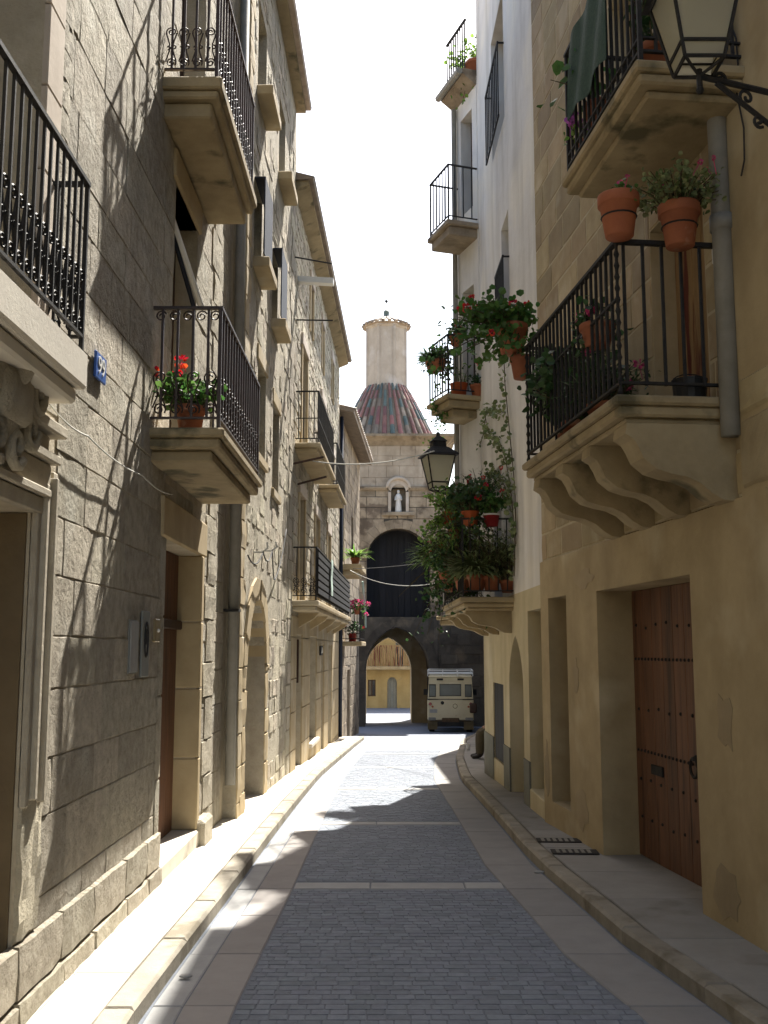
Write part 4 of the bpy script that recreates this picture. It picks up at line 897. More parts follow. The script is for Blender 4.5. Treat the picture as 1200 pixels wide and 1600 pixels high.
# coved cornice
xc, yc = (xU0+xU1)/2, D_/2; rU = (xU1-xU0)/2; xcornice = xc
cv = MB(); prof = [(0,zc-.02),(.04,zc+.05),(.14,zc+.16),(.3,zc+.28),(.42,zc+.34),(.42,zc+.44)]; rings = []
for e_, z in prof: rings.append([(xU0-e_,.02-e_,z),(xU1+e_,.02-e_,z),(xU1+e_,D_+e_,z),(xU0-e_,D_+e_,z)])
cv.add([p for r_ in rings for p in r_], [(i*4+k,i*4+(k+1)%4,(i+1)*4+(k+1)%4,(i+1)*4+k) for i in range(len(prof)-1) for k in range(4)]+[(20,21,22,23)])
cv.build('cornice', M_TOWER, HT)
xc = tx(604,640); zr0 = zc+.44; zr1 = onY(600,608,TY+yc).z; rr0, rr1 = 2.12, .88
dome = lambda f_: (rr0+(rr1-rr0)*(f_**1.02), zr0+(zr1-zr0)*(1-(1-f_)**1.06))
und = MB(); und.lathe([(dome(k/8)[0]-.05,dome(k/8)[1]-.02) for k in range(9)], (xc,yc,0), 40); RF = und.build('roof', M_TILEB, HT, True)
NR, NT = 38, 6
for k in range(NT):
    (ra,za),(rb,zb_) = dome(k/NT), dome(min(1,(k+1.12)/NT)); wa, wb = ra*math.pi/NR*.62, rb*math.pi/NR*.62
    mm = MB(); seg = 6; pts = []
    for (r_,z_,ww,lift) in ((ra,za,wa,.05),(rb,zb_,wb,.025)):
        for i in range(seg+1):
            a = math.pi*i/seg; pts.append((r_+math.sin(a)*ww*.8*.7+0, -math.cos(a)*ww, z_+math.sin(a)*ww*.55+lift))
    mm.add(pts, [(i,i+1,seg+1+i+1,seg+1+i) for i in range(seg)]); me3 = [mm.mesh('tile', M_, True) for M_ in (M_TILE,M_TILEG,M_TILEB)]
    for j in range(NR):
        me = me3[0 if rng.random()<.5 else rng.choice((1,2))]
        ob('tile', me, RF, (xc,yc,0), rot=(0,0,2*math.pi*j/NR+.04))
# octagonal lantern
lz1 = onY(600,514,TY+yc).z; rl = .90
LN = MB(); LN.lathe([(rl,zr1-.25),(rl,lz1-.12),(rl+.06,lz1-.08),(rl+.06,lz1)], (xc,yc,0), 8, math.pi/8); LA = LN.build('lantern', M_PALE, HT)
for k in range(8):
    a = math.pi/8+k*math.pi/4; x, y = xc+rl*math.cos(a), yc+rl*math.sin(a); MB().box(x-.05,x+.05,y-.05,y+.05,zr1-.2,lz1-.12).build('corner_rib', M_PALE, LA)
cpz = lz1; MB().lathe([(1.0,cpz),(1.02,cpz+.05),(.72,cpz+.22),(.36,cpz+.36),(.16,cpz+.46),(.14,cpz+.5)], (xc,yc,0), 16).build('cap', M_TILEB, LA)
for k in range(22):
    a = 2*math.pi*k/22; MB().tube([(xc+1.06*math.cos(a),yc+1.06*math.sin(a),cpz+.06),(xc+.34*math.cos(a),yc+.34*math.sin(a),cpz+.40)], .07, 6).build('cap_tile', M_TILEB, LA)
MB().lathe([(.14,cpz+.45),(.17,cpz+.55),(.12,cpz+.62),(.13,cpz+.78),(.05,cpz+.86)], (xc,yc,0), 10).build('finial', M_TILEG, LA)
MB().tube([(xc,yc,cpz+.8),(xc,yc,cpz+1.5)], .014, 5).build('spike', M_IRON, LA); MB().ball((xc,yc,cpz+1.25), .07, 8, 6).build('ball', M_IRON, LA)
# saint statue in the niche
t = thing('statue', 'small white robed statue standing in the tower niche', 'statue', T.w(cxn,.12,ni['z0']), 0)
S_ = MB(); S_.lathe([(.13,0),(.14,.04),(.12,.3),(.10,.5),(.125,.66),(.09,.74),(.035,.77),(.03,.79)], n=14); S_.ball((0,-.01,.85), .065, 10, 8, (.9,1,1.15)); S_.tube([(-.11,0,.66),(-.13,-.06,.5),(-.03,-.12,.52)], [.035,.032,.025], 8); S_.tube([(.11,0,.66),(.13,-.06,.5),(.04,-.12,.56)], [.035,.032,.025], 8)
S_.build('figure', M_STATUE, t, True)
cable('overhead_cable', 'upper dark cable crossing in front of the black loft opening', [L4.w(.6,-.3,4.0), (1.55,19.4,3.55)], .008, M_CABLED, .05, 16)
cable('overhead_cable', 'lower sagging pale cable crossing in front of the black loft opening', [L3.w(8.8,-.45,3.75), (1.5,19.6,3.2)], .008, M_CABLE, .28, 16)

# ================================================================ beyond the gate
YH = 56.0; W5 = Wall((-6,YH),(6,YH)); H5 = thing('yellow_house', 'yellow plastered house with wooden balcony rail seen through the gate arch', 'house', (W5.A.x,W5.A.y,0), W5.rz)
y1 = op(W5.x(605),W5.x(620),-1.5,W5.z(612,1058),.25,rise=.32); y2 = op(W5.x(575),W5.x(587),W5.z(580,1088),W5.z(580,1062),.15); y3 = op(W5.x(618),W5.x(632),W5.z(625,1040),W5.z(625,985),.2)
m = MB(); sheet(m, 0, W5.len, -1.8, 6.0, [y1,y2,y3]); body(m, 0, W5.len, -1.8, 6.0); m.build('wall', M_YELLOW, H5)
plank_door(H5, y1, M_GREYW, 3); shutter_window(H5, y2); shutter_window(H5, y3, M_GREYW)
Sb = MB().bbox(3.5,8.5,-.7,.02,W5.z(610,1046),W5.z(610,1041),.02).build('balcony', M_DRESS, H5); z5 = W5.z(610,1041)
slt = MB().box(-.035,.035,-.015,.015,0,1.05).mesh('slat', M_PEEL)
for k in range(38): ob('slat', slt, Sb, (3.55+k*.13,-.65,z5))
MB().box(3.5,8.5,-.69,-.62,z5+1.05,z5+1.12).build('hand_rail', M_PEEL, Sb)

# ================================================================ plants
def leaf_round(mb, p, d, s, rng):
    d = d.normalized(); u = d.cross(Vector((rng.uniform(-1,1),rng.uniform(-1,1),rng.uniform(-1,1)))).normalized(); w_ = d.cross(u)
    k = rng.uniform(.1,.3)
    P = [p]+[p+(d*(.5-.5*math.cos(a))+u*.55*math.sin(a))*s+w_*s*k*(abs(math.sin(a))) for a in [math.pi*2*i/6 for i in range(1,6)]]
    mb.add(P, [(0,1,2),(0,2,3),(0,3,4),(0,4,5)])
def leaf_long(mb, p, d, s, wd, rng, droop=.5, n=4):
    side = d.cross(Vector((0,0,1))); side = side.normalized() if side.length > .01 else Vector((1,0,0)); P = []; q = p.copy(); dd = d.normalized()
    for i in range(n+1):
        f_ = i/n; ww = wd*(.5+.9*f_*(1.1-f_)*1.6)*(1-f_**3)+.001; P += [q-side*ww, q+side*ww]
        q = q+dd*(s/n); dd = (dd+Vector((0,0,-droop/n*1.6))).normalized()
    mb.add(P, [(2*i,2*i+1,2*i+3,2*i+2) for i in range(n)])
def flower_head(mb, c, r, rng, n=16):
    for k in range(n):
        d = Vector((rng.gauss(0,1),rng.gauss(0,1),rng.gauss(.3,1))).normalized(); leaf_round(mb, c+d*r*.45, d, r*.85, rng)
def pot_mesh(r, h, matl, kind='rim'):
    m = MB()
    if kind == 'rim': pr = [(.66*r,0),(.70*r,.02*h),(.92*r,.74*h),(1.0*r,.745*h),(1.04*r,.76*h),(1.04*r,.98*h),(1.02*r,h),(.92*r,h),(.88*r,.8*h),(.6*r,.75*h)]
    else: pr = [(.74*r,0),(.78*r,.02*h),(.98*r,.95*h),(1.04*r,.96*h),(1.04*r,h),(.94*r,h),(.9*r,.85*h),(.6*r,.8*h)]
    m.lathe(pr, n=22); return m.mesh('pot', matl, True)
def plant(name, label, cat, loc, r, h, potm, spread, height, nleaf, ls, lmat, fl=(0,None), kind='round', seed=1, hang=0, lean=(0,0), potkind='rim', group=None, fr=.035):
    rng = random.Random(seed); t = thing(name, label, cat, loc, rng.uniform(0,6), group)
    rot = Matrix.Rotation(-t.rotation_euler.z, 3, 'Z'); lv = rot @ Vector((lean[0],lean[1],0))
    if potm:
        p_ = ob('pot', pot_mesh(r, h, potm, potkind), t); MB().lathe([(.9*r,.84*h),(.9*r,.86*h)], n=14).build('soil', M_SOIL, p_)
    top = h*.85 if potm else 0
    fo = MB(); st_ = MB(); tips = []
    ns = max(5, nleaf//14)
    for k in range(ns):
        a = rng.uniform(0,2*math.pi); rr = math.sqrt(rng.random()); b0 = Vector((math.cos(a),math.sin(a),0))*rr*r*.6+Vector((0,0,top))
        e = Vector((math.cos(a)*spread*rr, math.sin(a)*spread*rr, top+height*rng.uniform(.45,1)*(1-.35*rr*rr)))+lv*rng.uniform(.4,1)
        if hang and rng.random() < hang: e.z = top-rng.uniform(.1,1)*height*1.2; e.x *= 1.4; e.y *= 1.4
        mid = b0.lerp(e,.5)+Vector((0,0,.12*height)); pts = [b0,mid,e]; st_.tube(pts, [.006,.005,.003], 4, cap=False); tips.append(e)
        for j in range(nleaf//ns):
            f_ = rng.uniform(.25,1.05); p = b0.lerp(mid,f_*2) if f_ < .5 else mid.lerp(e,f_*2-1)
            p = p+Vector((rng.gauss(0,1),rng.gauss(0,1),rng.gauss(0,.8)))*ls*.9; d = Vector((rng.gauss(0,1),rng.gauss(0,1),rng.gauss(.25,.6)))
            if kind == 'round': leaf_round(fo, p, d, ls*rng.uniform(.6,1.2), rng)
            elif kind == 'long':
                a2 = rng.uniform(0,2*math.pi); leaf_long(fo, b0, Vector((math.cos(a2),math.sin(a2),rng.uniform(.4,1.6)))+lv*2, spread*rng.uniform(.7,1.25), ls*.22, rng, rng.uniform(.5,1.1))
            else: leaf_long(fo, p, d, ls*rng.uniform(.8,1.3), ls*.16, rng, .4, 2)
    st_.build('stems', M_STEM, t); fo.build('foliage', lmat, t)
    for k in range(fl[0]):
        b0 = rng.choice(tips); c = b0+Vector((rng.gauss(0,.03),rng.gauss(0,.03),rng.uniform(.02,.12) if not hang else rng.uniform(-.02,.08)))
        fm = MB(); flower_head(fm, c, fr*rng.uniform(.7,1.2), rng); fm.tube([b0,c], .003, 4, cap=False); fm.build('flower', fl[1], t)
    return t
# left: red geranium in terracotta on the middle balcony
plant('potted_geranium', 'red geranium in a terracotta pot on the brown iron balcony of the ashlar house', 'potted plant', L1.w(12.50,-.26,3.402), .115, .2, M_TERRA, .27, .3, 330, .055, M_LEAF, (4,M_RED), seed=5, fr=.05)
plant('potted_geranium', 'trailing pink flowers along the low balcony of the end house', 'potted plant', L4.w(.55,-.5,2.75), .1, .18, M_TERRA, .3, .2, 160, .06, M_LEAF, (14,M_PINKF), seed=6, hang=.4, fr=.07)
plant('potted_geranium', 'red flowering pot standing low on the end house balcony floor', 'potted plant', L4.w(.75,-.35,2.022), .13, .22, M_REDP, .28, .4, 150, .06, M_LEAFD, (2,M_RED), seed=7, potkind='plain')
plant('spider_plant', 'light green arching plant on the window ledge of the end house', 'potted plant', L4.w(.75,-.42,4.122), .13, .2, M_TERRA, .5, .3, 100, .14, M_LEAFL, kind='long', seed=8)
# right: two terracotta pots hung on the big balcony rail
pA = R1.w(bx1-.03,-.62,zb1+1.0); pB = R1.w(bx1-.03,-.32,zb1+1.0)
def ring_pot(px, py, Y, **k):
    p = onY(px,py,Y); return p
Yp = (R1.w(bx1,-.5,0)).y-.09
for (px,py,lab,sd,n_,spd,hh,fl,lm) in ((968,371,'terracotta pot with a sparse little plant hung on the near corbelled balcony rail',12,90,.10,.13,(2,M_PINKF),M_LEAF),(1063,386,'terracotta pot with a wide pale-flowered bush hung on the near corbelled balcony rail',13,800,.27,.3,(7,M_PINKF),M_LEAFV)):
    p = onY(px,py,Yp); pr_ = .125
    tp = plant('hanging_pot', lab, 'potted plant', p, pr_, .27, M_TERRA, spd, hh, n_, .034, lm, fl, kind='round', seed=sd, fr=.018)
    hk = MB(); hk.tube([(pr_*.86*math.cos(a),pr_*.86*math.sin(a),.13) for a in [k*math.pi/10 for k in range(21)]], .006, 5); hk.build('wire_ring', M_IRON, tp)
# geranium at the far corner of that balcony
p = onY(800,553,R1.w(bx0,0,0).y+.15)
plant('hanging_pot', 'big terracotta pot of trailing geraniums hung at the far corner of the corbelled balcony', 'potted plant', p, .14, .26, M_TERRA, .36, .26, 900, .06, M_LEAF, (9,M_RED), seed=14, hang=.35, lean=(-.25,.0), fr=.035)
plant('hanging_pot', 'smaller terracotta pot tucked just under the big trailing geranium pot', 'potted plant', onY(815,592,R1.w(bx0,0,0).y+.1), .10, .2, M_TERRA, .12, .1, 50, .04, M_LEAFD, seed=15)
# plants standing on the corbelled balcony floor
for k,(fx,fy,lab,sp_,hh,n_,fl,kd) in enumerate(((.3,-.42,'tall dark leafy plant on the corbelled balcony floor at its far corner',.22,.6,300,(0,None),'round'),(.75,-.52,'dark bushy plant behind the corbelled balcony bars next to the tall one',.25,.5,320,(0,None),'round'),(1.35,-.5,'small dark plant behind the corbelled balcony bars nearest the middle',.2,.28,160,(2,M_PINKF),'thin'))):
    plant('balcony_plant', lab, 'potted plant', R1.w(bx0+fx,fy,zb1+.002), .12, .2, M_TERRA, sp_*1.45, hh*1.35, int(n_*3.4), .07, M_LEAFD, fl, kind=kd, seed=20+k)
plant('balcony_plant', 'trailing plant in a trough halfway up the corbelled balcony bars', 'potted plant', R1.w(bx0+1.75,-.66,zb1+.5), .12, .16, M_TERRA, .16, .2, 170, .045, M_LEAFD, (3,M_PINKF), seed=25, hang=.5)
t = thing('black_bucket', 'low black bucket on the corbelled balcony floor near the drainpipe', 'bucket', R1.w(bx1-.18,-.22,zb1+.002)); MB().lathe([(.09,0),(.1,.01),(.11,.14),(.115,.14),(.115,.15),(.10,.15),(.09,.03)], n=16).build('bucket_body', M_BLKP, t); MB().tube([(.11*math.cos(a),0,.14+.05*math.sin(a)) for a in [k*math.pi/8 for k in range(9)]], .004, 4).build('handle', M_IRON, t)
t = thing('junction_box', 'small white plastic box beside the drainpipe on the golden house', 'electrical box', R1.w(R1.len-.14,-.05,4.32), R1.rz); MB().bbox(-.05,.05,-.03,.05,-.08,.06,.02).build('box', M_WHT, t)
# uppermost balcony plants
plant('balcony_plant', 'orange terracotta pot with leafy plant on the uppermost right balcony by the lamp', 'potted plant', R1.w(ux1-.25,-.42,zu1+.002), .16, .26, M_TERRA, .2, .5, 180, .07, M_LEAFD, seed=31)
plant('balcony_plant', 'large-leaved plant rising over the far end of the uppermost right balcony rail', 'potted plant', R1.w(ux0+.3,-.5,zu1+.25), .12, .2, M_TERRA, .2, .55, 40, .10, M_LEAF, seed=32, lean=(-.2,.1))
plant('balcony_plant', 'purple petunias poking through the far end bars of the uppermost right balcony', 'potted plant', R1.w(ux0+.2,-.54,zu1+.05), .1, .16, M_TERRA, .16, .16, 110, .045, M_LEAFL, (9,M_PURP), seed=33, fr=.032)
# white house balcony full of plants
zA = 2.472
def onA(px, py, x):
    x -= .75 # point on the plane across the plant balcony at facade position x
    return onY(px, py, R2.w(x,0,0).y)
spec = [ # px, py(bottom of pot), x, r, h, pot, spread, height, n, ls, leaf, flowers, kind, hang, label
 (735,822,4.15,.12,.19,M_ORANGE,.22,.36,330,.05,M_LEAFD,(6,M_RED),'round',.15,'orange pot of dark geraniums on the near rail corner of the white house balcony'),
 (768,823,4.2,.11,.16,M_REDP,.16,.26,150,.045,M_LEAF,(3,M_RED),'round',0,'dark red pot with white rim on the near rail of the white house balcony'),
 (703,820,3.3,.11,.18,M_ORANGE,.28,.3,280,.05,M_LEAFL,(3,M_RED),'round',.5,'trailing light green plant in an orange pot on the plant balcony street rail'),
 (688,900,2.7,.11,.18,M_PALE,.34,.3,110,.13,M_LEAFL,(3,M_PINKF),'long',.3,'bright arching striped plant in a pale pot leaning out from the street rail'),
 (695,905,3.1,.10,.16,M_TERRA,.2,.22,180,.05,M_LEAF,(3,M_RED),'round',.2,'red flowering pot hung low outside the street rail'),
 (745,922,4.05,.13,.2,M_TERRA,.3,.34,330,.10,M_LEAFV,(0,None),'long',0,'variegated arching plant in a brown pot at the near corner of the balcony floor'),
 (768,924,4.1,.12,.2,M_TERRA,.28,.45,420,.06,M_LEAFV,(0,None),'thin',0,'pale variegated bush beside the wall end of the balcony floor'),
 (793,926,4.12,.10,.16,M_TERRA,.2,.55,300,.06,M_LEAFV,(0,None),'thin',.0,'thin variegated plant climbing beside the wall behind the balcony bars'),
 (725,925,3.4,.13,.2,M_TERRA,.34,.5,380,.06,M_LEAFD,(0,None),'round',.1,'dark dense bush in the middle of the balcony floor'),
 (705,925,2.6,.13,.2,M_TERRA,.34,.55,380,.06,M_LEAFD,(0,None),'round',.2,'dark dense bush toward the far end of the balcony floor'),
 (752,800,3.9,.09,.15,M_BLKP,.22,.36,240,.05,M_LEAFD,(3,M_RED),'thin',.0,'spiky dark plant with red flowers rising above the balcony rail'),
 (712,845,3.7,.1,.15,M_TERRA,.3,.3,330,.06,M_LEAFL,(0,None),'thin',.75,'feathery green fern cascading down the outside of the rail'),
]
for k,(px,py,x,r,h,pm,spd,hh,n_,ls,lm,fl,kd,hg,lab) in enumerate(spec):
    t = plant('potted_plant', lab, 'potted plant', onA(px,py,x), r, h, pm, spd*1.45, hh*1.4, int(n_*2.8), ls*1.1, lm, fl, kind=kd, hang=hg, seed=40+k, fr=.036, potkind='plain' if pm in (M_ORANGE,M_REDP) else 'rim')
    if pm is M_REDP: MB().lathe([(r*1.05,h*.9),(r*1.1,h*.91),(r*1.1,h*1.02),(r*1.0,h*1.03),(r*.97,h*.93)], n=20).build('rim', M_WHT, t)
plant('potted_plant', 'orange pot with weeping plant on the low balcony of the jettied house', 'potted plant', onY(719,970,17.0), .15, .24, M_ORANGE, .3, .5, 240, .06, M_LEAFD, kind='thin', hang=.3, seed=60, potkind='plain')
# jettied house middle balcony
YB = lambda x: R2B.w(x,0,0).y
for k,(px,py,x,r,h,pm,spd,hh,n_,ls,lm,fl,kd,hg,lab) in enumerate([
 (717,620,.8,.15,.22,M_ORANGE,.16,.3,90,.05,M_LEAFL,(0,None),'thin',0,'bright orange pot on the floor of the middle jettied balcony'),
 (746,620,.85,.12,.2,M_TERRA,.12,.2,70,.05,M_LEAFD,(0,None),'round',0,'brown pot beside the wall on the floor of the middle jettied balcony'),
 (713,540,.9,.12,.18,M_TERRA,.2,.22,170,.05,M_LEAFD,(2,M_RED),'round',.2,'small dark plant on the near rail of the middle jettied balcony'),
 (686,580,.6,.12,.2,M_TERRA,.26,.28,220,.06,M_LEAFD,(0,None),'round',.3,'terracotta pot on the street rail of the middle jettied balcony, nearest'),
 (676,583,.35,.12,.2,M_TERRA,.3,.28,220,.07,M_LEAFD,(0,None),'long',.3,'spiky plant hung farthest out on the street rail of the middle jettied balcony'),
 (688,640,.55,.09,.14,M_TERRA,.14,.4,150,.05,M_LEAF,(0,None),'round',.95,'trailing creeper hanging below the middle jettied balcony'),]):
    plant('potted_plant', lab, 'potted plant', onY(px,py,YB(x)), r, h, pm, spd*1.15, hh*1.15, int(n_*1.4), ls, lm, fl, kind=kd, hang=hg, seed=70+k, potkind='plain' if pm is M_ORANGE else 'rim')
for k in range(3):
    plant('terrace_plant', ('leafy terrace plant nearest on the roof edge of the jettied house','leafy terrace plant in the middle of the roof edge of the jettied house','leafy terrace plant at the far end of the roof edge of the jettied house')[k], 'potted plant', R2B.w(.75-.3*k,.05,11.802), .16, .24, M_TERRA, .28, .5, 160, .07, M_LEAFL, kind='round', hang=.5, seed=80+k)
plant('lamp_top_plant', 'light green sprig trailing above the far street lamp', 'plant', onY(684,705,16.6), .05, .1, None, .12, .22, 60, .06, M_LEAFL, seed=90)
# climbing vine on the white wall
vn = thing('climbing_vine', 'thin leafy vine climbing the white house wall beside the balcony', 'vine', R2.w(3.85,0,2.5), R2.rz)
rng = random.Random(91); sm, fo = MB(), MB(); base = (3.85,2.5)
for path in ([(805,900),(806,850),(800,780),(792,720),(780,690),(762,670),(758,650),(768,640),(790,645)],[(800,800),(790,760),(775,735),(765,745)],[(806,850),(804,760),(790,600),(788,560)],[(760,650),(755,680),(748,700)]):
    P = []
    for px,py in path: x,z = R2.at(px,py,.03); P.append(Vector((x-base[0],-.03+rng.uniform(-.015,.005),z-base[1])))
    sm.tube(P, .007, 5, cap=False)
    for a,b in zip(P,P[1:]):
        nl = int((b-a).length*(34 if path[0][1]>790 else 10))
        for _ in range(nl):
            p = a.lerp(b, rng.random())+Vector((rng.gauss(0,.05),-abs(rng.gauss(0,.03)),rng.gauss(0,.06))); leaf_round(fo, p, Vector((rng.gauss(0,1),rng.gauss(-.6,.5),rng.gauss(-.2,.6))), rng.uniform(.04,.08), rng)
sm.build('stems', M_STEM, vn); fo.build('foliage', M_LEAFV, vn)

# ================================================================ street lamps
def lantern(t, s, bracket, plant_top=False):
    """four-sided lantern, origin at the middle of its base"""
    a, b, h = .115*s, .215*s, .5*s
    C4 = [(-1,-1),(1,-1),(1,1),(-1,1)]
    fr_ = MB()
    for x,y in C4: fr_.tube([(x*a,y*a,0),(x*b,y*b,h)], .012*s, 5)
    for r_,z in ((a,0),(a+(b-a)*.18,h*.18),(b,h)):
        for (x,y),(x2,y2) in zip(C4, C4[1:]+C4[:1]): fr_.tube([(x*r_,y*r_,z),(x2*r_,y2*r_,z)], .012*s, 5)
    fr_.build('frame', M_IRON, t)
    for (x,y),(x2,y2) in zip(C4, C4[1:]+C4[:1]):
        for f0,f1 in ((0,.18),(.18,1)):
            r0, r1 = a+(b-a)*f0, a+(b-a)*f1; k = .97
            MB().hexa([(x*r0*k,y*r0*k,h*f0),(x2*r0*k,y2*r0*k,h*f0),(x2*r0*.95,y2*r0*.95,h*f0),(x*r0*.95,y*r0*.95,h*f0),(x*r1*k,y*r1*k,h*f1),(x2*r1*k,y2*r1*k,h*f1),(x2*r1*.95,y2*r1*.95,h*f1),(x*r1*.95,y*r1*.95,h*f1)]).build('pane', M_FROST, t)
    rf_ = MB(); rings = [(b*1.22,h),(b*1.16,h+.03*s),(b*.62,h+.13*s),(b*.5,h+.14*s),(b*.46,h+.22*s),(b*.56,h+.23*s),(b*.3,h+.29*s),(b*.12,h+.32*s),(b*.1,h+.38*s)]
    rf_.add([(x*r_,y*r_,z) for r_,z in rings for x,y in C4], [(i*4+k,i*4+(k+1)%4,i*4+4+(k+1)%4,i*4+4+k) for i in range(len(rings)-1) for k in range(4)]+[(0,3,2,1)])
    rf_.build('hood', M_IRON, t)
    MB().tube([(0,0,-.14*s),(0,0,-.02*s)], .018*s, 6).build('drop_pin', M_IRON, t); MB().ball((0,0,-.15*s), .024*s, 8, 6).build('drop_ball', M_IRON, t)
    for x,y in C4: MB().tube([(0,0,-.06*s),(x*a*.6,y*a*.6,-.03*s),(x*a,y*a,0)], .01*s, 5).build('foot_strap', M_IRON, t)
    if bracket is not None:
        bv = Vector(bracket); br = MB(); br.tube([(0,0,-.06*s),bv], .016, 6); br.build('bracket_arm', M_IRON, t)
        br = MB(); br.tube([bv*.12+Vector((0,0,-.06)), bv*.55+Vector((0,0,-.22)), bv+Vector((0,0,-.42))], .014, 6); br.build('bracket_brace', M_IRON, t)
        u = bv.normalized()
        for f_,r_,zz in ((.16,.035,-.03),(.34,.05,-.09),(.42,.035,-.20),(.55,.05,-.15),(.6,.04,-.32),(.72,.065,-.17),(.86,.08,-.22)):
            c = bv*f_+Vector((0,0,zz)); P = [c+u*p_[0]+Vector((0,0,p_[2])) for p_ in spiral((0,0), r_*.2, r_, f_*9, f_*9+8, 16)]
            MB().tube(P, .009, 5).build('bracket_scroll', M_IRON, t)
Yl = 4.75; pl = onY(1092,104,Yl)
t = thing('street_lamp', 'large iron wall lantern with frosted panes on a scrolled bracket at the upper right', 'street lamp', pl, 0, 'wall lanterns')
wallx = rx(Yl+.25); lantern(t, .84, (wallx-pl.x+.02,.28,-.06))
t2 = thing('wall_cable', 'dark cable running down the plaster wall behind the near lamp', 'cable', (0,0,0)); P = []
for px,py in ((1135,20),(1150,60),(1153,100),(1150,140),(1162,200),(1163,250),(1158,275)):
    x,z = R0.at(px,py,.02); P.append(R0.w(x,-.02,z))
c = P[0].copy(); t2.location = c; MB().tube([p-c for p in P], .006, 5).build('cable', M_IRON, t2); MB().ball(P[3]-c, .02, 6, 5).build('cable_clip', M_IRON, t2)
p2 = onY(685,764,16.2)
t = thing('street_lamp', 'smaller looking iron lantern hanging beyond the plant balcony of the white house', 'street lamp', p2, .2, 'wall lanterns'); lantern(t, 1.05, (Vector((1.74-p2.x,.15,-.1)).x/1,.15,-.1))

